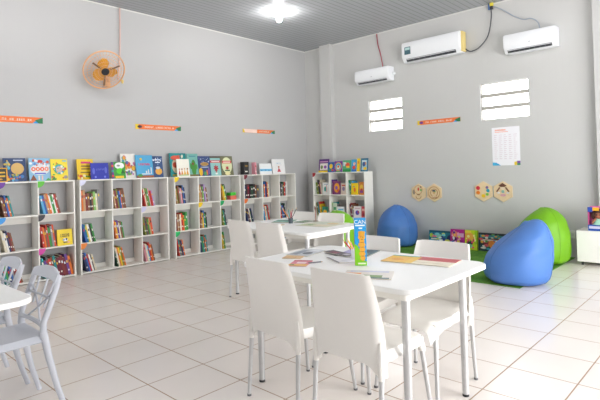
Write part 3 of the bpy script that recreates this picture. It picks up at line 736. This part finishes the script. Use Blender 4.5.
d = MB(); d.ball((.115, .066, .222), .07, .05, .062); d.ball((.052, .06, .2), .03, .03, .05); d.ball((.178, .06, .2), .03, .03, .05); d.build('doll_hair', pm('4a2c22', .7), t, True)
for sx in (-1, 1): MB().ball((.115+sx*.019, .013, .208), .008, .004, .009).build('eye', pm('2a1c18'), hd, True)
MB().ball((.115, .012, .182), .012, .004, .004).build('mouth', pm('c0504c'), hd, True)
d = MB(); d.lathe([(.03, .165), (.045, .14), (.07, .09), (.085, .076), (.001, .076)], 20, 0, (.115, .055, 0), None, 1, .5); d.build('doll_dress', pm('a8dcc4', .7), t, True)
for sx in (-1, 1): MB().tube([(.115+sx*.03, .045, .155), (.115+sx*.062, .03, .12), (.115+sx*.07, .025, .095)], [.016, .014, .011], 10).build('doll_arm', pm('9a6248'), t, True)
# ------------------------------------------------------------------ game boxes on the mat
def game_box(label, y0, y1, z, c, art, x=7.50, T=.05, lean=6):
    b = MB(); W = y0-y1; mats = [pm(c, .25)]
    b.box(0, W, 0, T, 0, z, 0)
    lid = .0
    for i, (kd, px, pz, w, h, cc) in enumerate(art):
        mt = pm(cc, .25)
        if mt not in mats: mats.append(mt)
        if kd == 'r': P = [(px*W, pz*z), ((px+w)*W, pz*z), ((px+w)*W, (pz+h)*z), (px*W, (pz+h)*z)]
        else: P = poly_disc(px*W, pz*z, w*W, h*z)
        b.loft([[Vector((p[0], .0001, p[1])) for p in P], [Vector((p[0], -.0005*(i+1), p[1])) for p in P]], mats.index(mt))
    o = b.build('game_box', mats)
    o.matrix_world = Matrix.Translation((x, y0, .0085)) @ Matrix.Rotation(R(-90), 4, 'Z') @ Matrix.Rotation(R(-lean), 4, 'X')
    return tag(o, label, 'game box', 'game boxes leaning on the wall')
game_box('teal and blue game box, left one leaning behind the blue bean bag', 4.12, 3.70, .265, '1c7f98', [('r', 0, .88, 1, .12, '155a70'), ('d', .12, .68, .09, .14, 'b8d43a'), ('d', .42, .66, .16, .12, '8fd0c0'), ('r', .35, .2, .4, .3, '4a9cc8'), ('d', .62, .35, .2, .2, '2a50a0'), ('r', .02, .1, .2, .3, '3fb8d0'), ('d', .9, .5, .12, .26, '26356a'), ('r', .1, .42, .3, .08, 'e8e8e0')]+conf(26, ['d8e060', '7ad0d8', '2a4a90', 'e8f0e8', 'e87a9a'], 41, .07), x=7.56)
game_box('magenta game box between the teal box and the yellow green box', 3.70, 3.46, .315, 'b8208c', [('d', .3, .72, .22, .18, 'e88a6a'), ('d', .3, .5, .16, .1, '4a1a5a'), ('r', .5, .6, .45, .2, 'd8a8d0'), ('r', .02, .1, .6, .26, 'b8d8d8'), ('r', .1, .3, .4, .1, '4a70b8'), ('r', .7, .05, .25, .4, '8a1a78')]+conf(20, ['f0a8c8', '6a2a90', 'f0d060', 'e8e8f0'], 42, .07), x=7.50)
game_box('yellow and lime game box with an orange patch, on the mat', 3.45, 3.25, .315, 'c8dc28', [('d', .35, .66, .36, .24, 'f0b048'), ('d', .4, .36, .26, .12, '2a3a4a'), ('d', .4, .2, .24, .1, '8fc8a0'), ('r', .8, .3, .2, .7, '9ccc28'), ('r', .0, .85, .5, .12, 'f0d84a')]+conf(14, ['e84a6a', '5ab04a', 'f8f0a0'], 43, .08), x=7.50)
game_box('dark game box with bright pictures, beside the large blue bean bag', 3.235, 2.77, .285, '26323e', [('r', .06, .72, .9, .16, '3a8c98'), ('r', .08, .55, .86, .1, 'd8d0c8'), ('r', .5, .52, .45, .14, 'c85a5a'), ('d', .45, .4, .12, .2, 'e8883a'), ('d', .22, .2, .18, .16, '1a4a50'), ('d', .2, .18, .06, .08, '50c8d0'), ('d', .75, .3, .16, .16, '4a9a6a'), ('r', .1, .42, .25, .14, 'b8344c'), ('d', .9, .2, .1, .12, 'e8c84a')]+conf(30, ['e8e0d8', '40b0c0', 'd85060', 'e8b040', '5a9a50'], 44, .06), x=7.52)

# ------------------------------------------------------------------ things on the walls
# air conditioners
def air_con(label, ya, yb, z0, z1, kind):
    """ya > yb : left and right ends, back on the wall"""
    W = ya-yb; H = z1-z0; D = .205
    t = thing('air_conditioner', label, 'air conditioner', (XR, ya, z0), R(-90), 'split air conditioners high on the wall')
    # local: x along width 0..W, -y out of the wall, z up
    m = mat('ac_plastic', 'eef0f4', .3, noise=.01)
    prof = [(0, .0), (-.03, -.0), (-D*.62, .0), (-D*.86, H*.18), (-D, H*.30), (-D, H*.86), (-D*.93, H*.97), (-D*.8, H), (0, H)]
    b = MB(); n = len(prof)
    rings = [[Vector((x, p[0]*s, p[1]*s+H*.5*(1-s))) for p in prof] for x, s in ((0, .95), (.006, .985), (.02, 1), (W-.02, 1), (W-.006, .985), (W, .95))]
    for r in rings:
        for p in r: p.y = min(p.y, 0)
    b.loft(rings).build('casing', m, t, True)
    v = MB(); a = Vector((0, -D*.66, H*.03)); c = Vector((0, -D*.84, H*.165))
    nrm = Vector((0, -(c.z-a.z), (c.y-a.y))).normalized()
    v.loft([[Vector((x, p.y, p.z))+nrm*o for p, o in ((a, .002), (c, .002), (c, -.004), (a, -.004))] for x in (W*.07, W*.92)])
    v.build('air_outlet', pm('3a3c42'), t)
    l = MB()
    for k in range(9):
        x = W*(.1+.8*k/8); l.loft([[Vector((x+dx, p.y, p.z))+nrm*o for p, o in ((a, .003), (c, .003), (c, .005), (a, .005))] for dx in (-.002, .002)])
    l.build('outlet_vanes', pm('84868c'), t)
    MB().box(W*.08, W*.91, -D*.9, -D*.84, H*.115, H*.135).build('louver', m, t)
    if kind == 'sticker':
        MB().box(W*.06, W*.17, -D-.0015, -D, H*.36, H*.74).build('energy_label', pm('2a5a68'), t)
        MB().box(W*.07, W*.16, -D-.002, -D-.0014, H*.58, H*.70).build('energy_label_text', pm('a8c8c8'), t)
        MB().box(W+.001, W+.03, -.15, -.02, H*.05, H*.98).build('foam_end_piece', mat('yellow_foam', 'e6d08a', .9, bump=.4), t, bevel=.004)
    else:
        MB().box(W*.5, W*.54, -D-.0012, -D, H*.38, H*.42).build('emblem', pm('b0b4bc'), t)
    if kind == 'pipe':
        MB().tube([(W+.001, -.06, H*.5), (W+.02, -.04, H*.5), (W+.02, -.02, H*.5)], .03, 12).build('pipe_outlet', m, t, True)
    return t
air_con('small white air conditioner with a red wire, leftmost of three', 5.555, 4.80, 2.965, 3.225, 'pipe')
air_con('wide white air conditioner with energy label and yellow foam end', 4.51, 3.43, 3.215, 3.565, 'sticker')
air_con('white air conditioner above the right window', 2.74, 2.01, 3.045, 3.33, 'plain')
# cables
def cable(pts, r, m, label, name='cable', cat='cable', g=None):
    P = [Vector(p) for p in pts]; out = []
    for i in range(len(P)-1):
        p0 = P[max(i-1, 0)]; p1 = P[i]; p2 = P[i+1]; p3 = P[min(i+2, len(P)-1)]
        for k in range(6):
            u = k/6; out.append(.5*((2*p1)+(p2-p0)*u+(2*p0-5*p1+4*p2-p3)*u*u+(3*p1-p0-3*p2+p3)*u**3))
    out.append(P[-1])
    o = MB().tube(out, r, 8).build(name, m, None, True); return tag(o, label, cat, g)
cable([(7.69, 5.14, 3.90), (7.69, 5.12, 3.7), (7.68, 5.06, 3.5), (7.66, 5.0, 3.235)], .008, pm('b8405a'), 'red wire from ceiling down to the leftmost air conditioner')
cable([(7.68, 2.975, 3.89), (7.67, 2.965, 3.70), (7.66, 3.02, 3.42), (7.66, 3.16, 3.26), (7.66, 3.31, 3.215), (7.66, 3.395, 3.27)], .009, pm('3c3f48'), 'dark drooping cable from the ceiling to the wide air conditioner')
cable([(7.68, 2.93, 3.86), (7.68, 2.80, 3.78), (7.68, 2.62, 3.63), (7.67, 2.48, 3.545), (7.67, 2.38, 3.54), (7.66, 2.28, 3.46), (7.65, 2.25, 3.34)], .007, pm('a3adbd'), 'blue grey cable from the ceiling to the right air conditioner')
t = thing('cable_connector', 'yellow and black cable joint where cables leave the ceiling', 'connector', (7.675, 2.96, 3.87))
MB().box(-.02, .02, -.03, .02, 0, .05).build('yellow_cap', pm('e8d84a'), t, bevel=.004)
MB().box(-.018, .018, -.025, .018, -.05, 0).build('black_body', pm('2a2c34'), t, bevel=.004)
MB().box(-.016, .016, .022, .05, -.05, .04).build('blue_sleeve', pm('4a6a9c'), t, bevel=.004)
# outlet
t = thing('wall_outlet', 'small white wall socket between lime bean bag and cabinet', 'socket', (XR, 1.93, .33))
MB().box(-.01, 0, -.035, .035, -.055, .055).build('cover_plate', mat('socket_white', 'f2f2f0', .3), t, bevel=.003)
MB().box(-.013, -.01, -.018, .018, -.02, .02).build('socket_face', mat('socket_face', 'dcdcda', .3), t, bevel=.002)

# banners
def banner(label, on, a, b_, z0, z1, left, pale=None):
    """on='L' : long wall, a<b_ are x ; on='R' : a>b_ are y"""
    W = abs(b_-a); H = z1-z0
    if on == 'L': t = thing('wall_banner', label, 'banner', (a, YL, z0), 0, 'orange wall banners')
    else: t = thing('wall_banner', label, 'banner', (XR, a, z0), R(-90), 'orange wall banners')
    MB().box(0, W, -.004, 0, 0, H).build('strip', mat('banner_orange', 'ee7a3c', .45), t)
    def flat(P, c, nm, k=1):
        MB().loft([[Vector((p[0], -.0041, p[1])) for p in P], [Vector((p[0], -.0041-.0005*k, p[1])) for p in P]]).build(nm, pm(c, .45), t)
    flat([(0, 0), (.05, 0), (.07, H*.5), (.05, H), (0, H)], 'e8cc2c', 'yellow_end')
    flat(poly_disc(.075, H*.5, .04, H*.28), left, 'dark_motif', 2)
    flat([(W-.13, 0), (W-.04, 0), (W-.02, H*.4), (W-.08, H*.5)], '2f9fe0', 'blue_corner')
    flat([(W-.1, H*.5), (W-.05, 0), (W, 0), (W, H)], '1f7a4c', 'green_corner', 2)
    if pale: flat([(.06, .002), (pale, .002), (pale, H-.002), (.02, H-.002)], 'f4d8cc', 'faded_part', 3)
    q = MB(); q.box(.16 if not pale else pale+.02, W-.16, -.0044, -.004, H*.31, H*.335); x = .16 if not pale else pale+.03; rr = random.Random(W)
    while x < W-.16:
        w = rr.uniform(.022, .034)
        if rr.random() < .12: x += .03; continue
        h = H*.34; z = H*.33
        q.box(x, x+.006, -.0052, -.004, z, z+h); q.box(x+.004, x+w-.01, -.0052, -.004, z+(h*.8 if rr.random() < .5 else 0), z+h*(1. if rr.random() < .5 else .25)+.001)
        if rr.random() < .6: q.box(x+w-.014, x+w-.008, -.0052, -.004, z, z+h)
        x += w
    if q.v: q.build('lettering', pm('f6d8c6', .45), t)
banner('orange banner cut by the left edge, high on the long wall', 'L', 1.60, 2.40, 2.08, 2.16, '3a2c40')
banner('orange banner on the long wall above the second and third bookcases', 'L', 3.746, 4.568, 2.072, 2.15, '3a2c40')
banner('orange banner with faded left half, long wall near the corner', 'L', 5.92, 6.755, 2.105, 2.175, '9a9a5c', .36)
banner('orange banner on the right wall between the two windows', 'R', 4.346, 3.547, 2.10, 2.175, '7a3a98')
# poster
t = thing('poster', 'white poster with orange heading under the right window', 'poster', (XR, 3.035, 1.345), R(-90))
MB().box(0, .425, -.003, 0, 0, .60).build('sheet', mat('poster_paper', 'f3f2f8', .5, noise=.01), t)
q = MB()
for k, (w, z, h) in enumerate(((.17, .545, .022), (.19, .52, .012))):
    x = .05
    while x < .05+w: q.box(x, x+.012, -.0038, -.003, z, z+h); x += .017
q.build('heading', pm('f09a7c'), t)
for c in range(5):
    q = MB(); vs = []; fs = []
    x = .04+c*.075
    q.box(x-.004, x-.003, -.0034, -.003, .10, .482)
    for r in range(13):
        z = .475-r*.031; q.box(x-.004, x+.05*random.uniform(.5, 1), -.0036, -.003, z, z+.007)
    q.build('text_column', pm('dccbd5'), t)

def pol(P, c, nm): MB().loft([[Vector((p[0], -.003, p[1])) for p in P], [Vector((p[0], -.0042, p[1])) for p in P]]).build(nm, pm(c), t)
pol([(.0, .0), (.13, .0), (.06, .045), (.0, .05)], '38a8d8', 'blue_wave')
pol([(.335, 0), (.375, 0), (.375, .06), (.335, .05)], 'e8c832', 'yellow_mark')
pol([(.376, .03), (.425, .03), (.425, .065), (.376, .065)], '7a4a9a', 'purple_mark')
pol([(.376, 0), (.425, 0), (.425, .029), (.376, .029)], '2a8a5c', 'green_mark')
# hexagonal wall toys
M_ply = mat('birch_plywood', 'e8cfa6', .55, noise=.08, scale=20)
def hex_toy(label, yc, zc, r, build):
    t = thing('wall_toy', label, 'wall toy', (XR, yc, zc), R(-90), 'hexagonal wooden wall toys')
    P = [(r*math.sin(PI/3*k), r*math.cos(PI/3*k)) for k in range(6)]
    MB().loft([[Vector((p[0], 0, p[1])) for p in P], [Vector((p[0], -.018, p[1])) for p in P]]).build('board', M_ply, t, bevel=.003)
    def dot(x, z, rx, rz, c, k=1, nm='peg'):
        MB().loft([[Vector((p[0], -.018, p[1])) for p in poly_disc(x, z, rx, rz)], [Vector((p[0], -.018-.008*k, p[1])) for p in poly_disc(x, z, rx*.92, rz*.92)]]).build(nm, pm(c) if c != 'ply' else M_ply, t, True)
    def ring(x, z, r0, c, th=.008, a0=0, a1=360, nm='groove'):
        MB().tube([(x+r0*math.cos(R(a0+(a1-a0)*i/24)), -.02, z+r0*math.sin(R(a0+(a1-a0)*i/24))) for i in range(25)], th, 6).build(nm, pm(c), t, True)
    build(dot, ring, t)
    return t
def h1(d, r, t):
    r(.0, .05, .075, 'c8a070', .006); d(-.09, .01, .025, .045, '9a8a78'); d(.0, .06, .014, .03, 'd03c34'); d(.05, .1, .012, .012, '4a4038'); d(.05, .045, .018, .02, '7ab86a')
    r(.0, -.06, .05, 'b08a5c', .006, 180, 360); d(0, -.035, .03, .012, 'a07a50')
def h2(d, r, t):
    r(0, .0, .105, 'c49a68', .007); r(0, 0, .065, 'b88a58', .006, -60, 240); d(-.005, .035, .03, .016, '55606a'); d(.02, .02, .012, .012, '7ab86a'); d(0, 0, .022, .022, 'd8b078')
    for a in range(5): d(-.03+.02*a, -.075-.01*(a % 2), .007, .007, 'b06a5a')
def h3(d, r, t):
    for (x, z, s, c) in ((-.085, .055, .033, 'd02a3c'), (-.085, -.02, .031, 'ee8428'), (.0, -.07, .03, 'f2c81e'), (.062, -.045, .023, '7cc444'), (.075, .015, .028, '2fa4b8'), (.062, .065, .023, '8a6a9c')): d(x, z, s, s, c)
def h4(d, r, t):
    P = [(-.06, .095), (0, .135), (.06, .095), (.03, .075), (-.03, .075)]
    MB().loft([[Vector((p[0], -.018, p[1])) for p in P], [Vector((p[0], -.03, p[1])) for p in P]]).build('brown_roof', pm('6e4434'), t)
    for s in (-1, 1): MB().tube([(s*.045, -.022, .065), (s*.095, -.022, .0)], .011, 8).build('brown_bar', pm('7e5240'), t, True)
    d(.0, -.0, .024, .026, '8fb8ac'); d(.0, -.055, .045, .022, 'd8a4ac'); d(-.07, -.02, .022, .014, 'dcdce0'); d(.075, -.02, .022, .014, 'dcdce0'); d(0, .05, .04, .02, 'f0dcc0')
hex_toy('wooden hexagon toy with face like pegs, far left of four on right wall', 4.36, .905, .16, h1)
hex_toy('wooden hexagon toy with round maze groove, second from left on right wall', 4.06, .905, .16, h2)
hex_toy('wooden hexagon toy with six coloured pegs on the right wall', 3.195, .935, .165, h3)
hex_toy('wooden hexagon toy with brown roof shape, rightmost on right wall', 2.885, .935, .165, h4)

# ------------------------------------------------------------------ wall fan
t = thing('wall_fan', 'round wall fan with orange cage and golden blades on the long wall', 'fan', (3.13, 6.72, 2.86))
az = math.atan2(-6.72, -3.13); F = (Vector((math.cos(az), math.sin(az), 0))*.8+Vector((.68, -.73, 0))*.3+Vector((0, 0, -.62))).normalized()
rotq = F.to_track_quat('Z', 'Y').to_euler()
M_cage = mat('peach_cage_wire', 'e4b184', .4); M_blade = mat('amber_blade', 'e8a41c', .2, noise=.03, alpha=.88)
head = bpy.data.objects.new('fan_head', None); COL.objects.link(head); head.parent = t; head.rotation_euler = rotq
RF = .283
c = MB()
for rr_, zz in ((RF, 0), (RF, .012)): c.tube([(rr_*math.cos(2*PI*i/48), rr_*math.sin(2*PI*i/48), zz-.006) for i in range(48)], .009, 6, closed=True)
for k in range(1, 6): 
    q = RF*k/6; c.tube([(q*math.cos(2*PI*i/40), q*math.sin(2*PI*i/40), .07*(1-(k/6)**2)) for i in range(40)], .0032, 5, closed=True)
for k in range(36):
    a = 2*PI*k/36; c.tube([(RF*u*math.cos(a+.25*u), RF*u*math.sin(a+.25*u), .07*(1-u*u)) for u in (.2, .4, .6, .8, 1)], .0017, 4)
    c.tube([(RF*u*math.cos(a), RF*u*math.sin(a), -.09*(1-u*u)) for u in (.3, .65, 1)], .0017, 4)
c.build('cage', M_cage, head, True)
MB().lathe([(.001, .085), (.045, .082), (.055, .066), (.05, .055), (.001, .055)], 24).build('hub_cap', pm('26282e', .25), head, True)
MB().lathe([(.001, .04), (.04, .04), (.04, -.02), (.001, -.02)], 20).build('blade_hub', M_blade, head, True)
for k in range(3):
    a = R(110+120*k); ca, sa = math.cos(a), math.sin(a); P = []
    for i in range(9):
        row = []; u = i/8; rad = .03+.15*u; hw_ = .015+.07*math.sin(PI*min(1, (.12+.88*u)))**.6
        for j in range(9):
            s = -1+2*j/8; x = rad; y = s*hw_
            row.append((x*ca-y*sa, x*sa+y*ca, .012+s*.022))
        P.append(row)
    MB().sheet(P, .003).build('blade', M_blade, head, True)
for a in (150, 30, 275):
    MB().box(.075, .215, -.012, .012, .05, .056, 0, Matrix.Rotation(R(a), 4, 'Z')).build('cage_clip', pm('7c6048'), head, bevel=.003)
MB().lathe([(.001, -.02), (.06, -.03), (.07, -.06), (.06, -.13), (.03, -.15), (.001, -.15)], 20).build('motor', mat('motor_peach', 'e6c8a8', .5), head, True)
MB().tube([Vector((0, 0, 0))-F*.12, Vector((.10, .14, -.09)), Vector((.17, .25, -.10))], .014, 8).build('support_arm', M_cage, t, True)
MB().box(.12, .22, .27, .30, -.18, -.04).build('wall_bracket', M_cage, t, bevel=.006)
MB().tube([(.27, -.0, -.16), (.27, .0, -.11)], [.014, .02], 10).build('knob', pm('e0c470'), t, True)
cable([(3.52, 6.995, 3.91), (3.515, 6.995, 3.5), (3.50, 6.995, 3.1), (3.47, 6.995, 2.80)], .011, pm('d8b8b0'), 'pale pink cable running from the ceiling down to the fan')

# ------------------------------------------------------------------ things on the tables
ZT1 = .7515
# tall toy box
t = thing('toy_box', 'tall narrow blue and green toy box standing on the nearest table', 'toy box', (2.385, 1.80, ZT1), R(-52))
w = .072; h = .288
MB().box(0, w, 0, .05, 0, h).build('carton', pm('1f96d8', .3), t, bevel=.0015)
MB().box(-.0012, -.0002, .002, .048, 0.002, h*.97).build('side_print', pm('d86a4a', .3), t)
def bp(P, c, nm, k=1): return MB().loft([[Vector((p[0]*w, 0, p[1]*h)) for p in P], [Vector((p[0]*w, -.0006*k, p[1]*h)) for p in P]]).build(nm, pm(c, .3), t)
bp([(.0, .0), (1, .0), (1, .09), (.55, .12), (.45, .3), (.25, .42), (0, .46)], '84cc1c', 'green_print')
g = MB()
for (x, z, rx, rz) in ((.6, .66, .27, .075), (.6, .60, .3, .06), (.62, .52, .22, .05), (.6, .44, .3, .06), (.64, .34, .25, .06), (.62, .25, .27, .055), (.66, .16, .22, .06), (.42, .70, .1, .03), (.82, .70, .09, .03)):
    g.loft([[Vector((p[0]*w, 0, p[1]*h)) for p in poly_disc(x, z, rx, rz)], [Vector((p[0]*w, -.0016, p[1]*h)) for p in poly_disc(x, z, rx*.95, rz*.95)]])
g.build('golden_figure_print', pm('ecac3c', .3), t)
g = MB()
for (x, z, rx, rz) in ((.55, .61, .035, .012), (.7, .60, .035, .012), (.62, .555, .1, .008), (.6, .49, .2, .006), (.63, .39, .2, .006), (.64, .295, .2, .006), (.66, .2, .16, .006)):
    g.loft([[Vector((p[0]*w, -.0015, p[1]*h)) for p in poly_disc(x, z, rx, rz)], [Vector((p[0]*w, -.0021, p[1]*h)) for p in poly_disc(x, z, rx, rz)]])
g.build('figure_lines', pm('b8702c', .3), t)
text_mesh('CAN', .034, pm('f4f6f8'), t, (w*.5, -.0008, h*.885), (R(90), 0, 0), align='CENTER')
for (x0, x1, z, hh) in ((.1, .9, .835, .03), (.38, .68, .775, .03)): bp([(x0, z), (x1, z), (x1, z+hh), (x0, z+hh)], 'eaf2f8', 'title_bar', 2)
bp([(.25, .03), (.9, .03), (.9, .06), (.25, .06)], 'e8f4d0', 'foot_text', 2)

def booklet(label, cx, cy, W, H, rz, colr, art, z=ZT1, T=.005, g='booklets lying on the tables'):
    """lying flat, cover up; local x right (W), y up the page (H)"""
    b = MB(); mats = [pm(colr, .3), M_page]
    b.box(-W/2, W/2, -H/2, H/2, 0, .0008, 0); b.box(-W/2+.001, W/2-.002, -H/2+.001, H/2-.001, .0008, T-.0008, 1); b.box(-W/2, W/2, -H/2, H/2, T-.0008, T, 0)
    for i, (kd, x, y, w_, h_, cc) in enumerate(art):
        mt = pm(cc, .3)
        if mt not in mats: mats.append(mt)
        if kd == 'r': P = [((x-.5)*W, (y-.5)*H), ((x+w_-.5)*W, (y-.5)*H), ((x+w_-.5)*W, (y+h_-.5)*H), ((x-.5)*W, (y+h_-.5)*H)]
        else: P = poly_disc((x-.5)*W, (y-.5)*H, w_*W, h_*H)
        b.loft([[Vector((p[0], p[1], T-.0001)) for p in P], [Vector((p[0], p[1], T+.0003*(i+1))) for p in P]], mats.index(mt))
    o = b.build('booklet', mats); o.location = (cx, cy, z); o.rotation_euler = (0, 0, rz)
    return tag(o, label, 'booklet', g)
booklet('yellow booklet with a teal edge on the nearest table', 2.72, 1.675, .20, .23, R(-80), 'f0b836', [('r', 0, .9, 1, .1, '3aa8a0'), ('r', .75, .0, .25, .9, 'f4c84a'), ('d', .4, .4, .2, .1, 'e8a02c')])
booklet('booklet with red upper and cream lower half on the nearest table', 2.755, 1.47, .27, .24, R(-82), 'f0e6d2', [('r', 0, .52, 1, .48, 'c8555c'), ('r', .04, .9, .9, .05, 'd87c80'), ('r', .1, .2, .7, .04, 'd8ccb8')])
booklet('cream booklet with green and teal picture, before the toy box', 2.21, 1.58, .27, .2, R(-62), 'e6e0da', [('r', .3, .12, .5, .3, '7a9a5c'), ('r', .2, 0, .75, .12, '2f5f66'), ('r', 0, .45, .35, .2, 'e8a070'), ('r', .1, .78, .8, .16, 'cfd0e4')])
booklet('teal and blue booklet lying behind the toy box', 2.77, 2.05, .22, .25, R(-75), '4a6c78', [('r', .0, .0, .35, 1, 'a8a0cc'), ('r', .4, .1, .5, .3, '5f8a8c'), ('r', .35, .6, .5, .3, '39566a'), ('r', 0, .0, 1, .06, '3a3f58')])
booklet('grey and white magazine, farthest left on the nearest table', 2.555, 2.36, .17, .27, R(-78), 'c9ccd2', [('r', .1, .1, .3, .7, '8f98a6'), ('d', .65, .4, .2, .16, '5a626c'), ('r', .5, .7, .4, .2, 'e8eaee')])
booklet('dark narrow booklet beside the grey magazine', 2.63, 2.12, .085, .27, R(-16), '5a545e', [('r', .1, .5, .6, .3, '8a4a5c'), ('r', .3, .1, .5, .2, 'c8c4cc')], z=ZT1+.0075)
booklet('white booklet with dark spine line in the middle of nearest table', 2.50, 1.98, .16, .22, R(-30), 'ecebee', [('r', .0, .0, .08, 1, '6a5f70'), ('r', .3, .3, .5, .04, 'c8c8d4')])
booklet('pale orange card on the left end of the nearest table', 2.37, 2.31, .13, .1, R(-65), 'e8c08c', [('r', .2, .3, .5, .2, 'd8a468')])
booklet('pink and yellow booklet behind the left front chair', 2.235, 2.12, .12, .18, R(-62), 'd8788c', [('r', 0, 0, 1, .3, 'e8b44a'), ('r', .3, .4, .5, .3, 'f4dce0'), ('r', .0, .85, 1, .15, 'c04a60'), ('d', .2, .15, .12, .08, '7a7a3c')])
def pencil(p0, p1, c, label, r=.0042, grp='pencils and pens'):
    a = Vector(p0); b_ = Vector(p1); d = (b_-a).normalized()
    t = thing('pencil', label, 'pencil', a, 0, grp); v = b_-a; L_ = v.length
    MB().tube([(0,0,0), tuple(v*.88)], r, 6).build('barrel', pm(c), t)
    MB().tube([tuple(v*.88), tuple(v*.97)], [r*.98, r*.4], 6).build('wood_tip', pm('e0c090'), t)
    MB().tube([tuple(v*.97), tuple(v)], [r*.4, .0004], 6).build('lead', pm(c), t)
pencil((2.26, 2.075, .757), (2.35, 2.03, .757), '77777c', 'grey pencil lying on the nearest table')
# pencil cup behind the toy box
def cup(label, x, y, c, pens, h=.085, r=.032):
    t = thing('pencil_cup', label, 'pencil cup', (x, y, ZT1), 0, 'pencil cups')
    MB().lathe([(.001, 0), (r*.86, 0), (r, h), (r-.003, h), (r*.83, .004), (.001, .004)], 24).build('cup_body', pm(c), t, True)
    for i, (dx, dy, L_, cc, nm) in enumerate(pens):
        n = math.hypot(dx, dy)
        bx_, by_ = -dx*.35, -dy*.35
        pencil((x+bx_*.5, y+by_*.5, ZT1+.0065), (x+dx, y+dy, ZT1+L_), cc, '%s standing in %s' % (nm, 'the cup behind the toy box' if x < 3 else 'the cup on the far table'), .0048)
cup('small white cup of pencils behind the toy box', 2.56, 1.925, 'eef0f0', [(-.062, .058, .135, 'd83a30', 'red pencil leaning left'), (-.05, .03, .14, 'e8c030', 'yellow pencil'), (-.03, .02, .12, 'e87aa0', 'pink pencil'), (.05, -.045, .15, 'c83c3c', 'red pencil leaning right')], .07)
cup('small dark cup of pencils on the far table', 3.93, 3.86, '4a5660', [(-.055, .08, .17, 'ee8838', 'thick orange pencil leaning left'), (-.01, .03, .175, '2e9a98', 'teal pencil'), (.03, -.01, .17, '7a3a4c', 'maroon pencil'), (.055, -.055, .18, '4a4a50', 'black pencil leaning right'), (.01, .0, .15, 'c83a40', 'red pencil'), (-.03, .05, .14, '8a9a9c', 'grey pencil')], .06, .028)
booklet('green booklet left of the pencil cup on the far table', 4.05, 4.08, .24, .30, R(-60), '5f9a84', [('r', .1, .1, .5, .3, '8fc0b0'), ('r', .4, .55, .5, .3, '3f7a6c'), ('r', 0, 0, 1, .05, '3a4a50')])
booklet('pale picture sheet with yellow green pattern on the far table', 4.03, 3.47, .42, .44, R(-85), 'dfe0cc', [('r', .08, .1, .35, .3, 'c8cc9c'), ('r', .5, .12, .4, .25, 'e8dcc0'), ('r', .1, .55, .4, .3, 'cfd8c8'), ('d', .72, .65, .16, .12, 'e0c890'), ('d', .3, .25, .08, .06, '8fae7c')], T=.003)
booklet('small tan card at the left of the far table', 3.70, 3.84, .12, .15, R(-70), 'd8c0a4', [('r', .2, .2, .5, .3, 'b89a7c')])
booklet('dark green magazine on the far table, by its back edge', 4.12, 3.83, .14, .22, R(-85), '4f6f5c', [('r', .2, .2, .5, .5, '7a9a6c')])
t = thing('brush', 'thin brown brush standing upright on the far table', 'brush', (4.20, 3.72, .7565))
MB().lathe([(.001, 0), (.03, 0), (.03, .006), (.008, .01), (.001, .01)], 16).build('stand', pm('8a7a64'), t, True)
MB().tube([(0,0,.008), (0,0,.08), (-.002,0,.125)], [.0045, .006, .005], 8).build('handle', pm('9a6a58'), t, True)
MB().tube([(-.002,0,.125), (-.003,.0,.15), (-.006,.004,.178)], [.005, .009, .001], 8).build('bristles', pm('6a3a2c', .8), t, True)
booklet('grey booklet on the left edge table', .66, 3.22, .2, .26, R(10), '9098a4', [('r', .1, .1, .8, .2, '4a5260'), ('r', .2, .5, .6, .3, 'c0c8d0')])

# ------------------------------------------------------------------ light
W = bpy.data.worlds.new('world'); SC.world = W; W.use_nodes = True
bg = W.node_tree.nodes['Background']; bg.inputs['Color'].default_value = srgb('fdfdfd')+(1,); bg.inputs['Strength'].default_value = 3.7
def portal(loc, rot, sx, sy):
    l = bpy.data.lights.new('portal', 'AREA'); l.shape = 'RECTANGLE'; l.size = sx; l.size_y = sy
    l.cycles.is_portal = True
    o = bpy.data.objects.new('portal', l); COL.objects.link(o); o.location = loc; o.rotation_euler = rot
portal((X0-.16, 4.4, 1.6), (R(90), 0, R(-90)), 1.6, 1.4)
portal(((DX0+DX1)/2, Y0-.16, 1.42), (R(90), 0, 0), DX1-DX0, 2.85)
for Wn in (W1, W2): portal((XR+.13, (Wn[0]+Wn[1])/2, (Wn[2]+Wn[3])/2), (R(90), 0, R(90)), .73, .6)

# ------------------------------------------------------------------ camera
f, yw, pt, rl, cx, cy, H = 483.984, .754, .017, -.027, 300., 163.322, 1.33566
yw, pt, rl = (0.753973, 0.017042, -0.027422)
F = Vector((math.cos(yw)*math.cos(pt), math.sin(yw)*math.cos(pt), math.sin(pt)))
rt = Vector((math.sin(yw), -math.cos(yw), 0)); up = rt.cross(F)
r2 = rt*math.cos(rl)+up*math.sin(rl); u2 = -rt*math.sin(rl)+up*math.cos(rl)
cam = bpy.data.cameras.new('camera'); co = bpy.data.objects.new('camera', cam); COL.objects.link(co)
co.matrix_world = Matrix(((r2.x, u2.x, -F.x, 0), (r2.y, u2.y, -F.y, 0), (r2.z, u2.z, -F.z, H), (0, 0, 0, 1)))
cam.sensor_width = 36; cam.lens = 36*f/600; cam.shift_x = 0; cam.shift_y = -(200-cy)/600; cam.clip_start = .05
SC.camera = co
SC.view_settings.view_transform = 'Standard'; SC.view_settings.look = 'None'
SC.view_settings.exposure = 1.18; SC.view_settings.gamma = 1
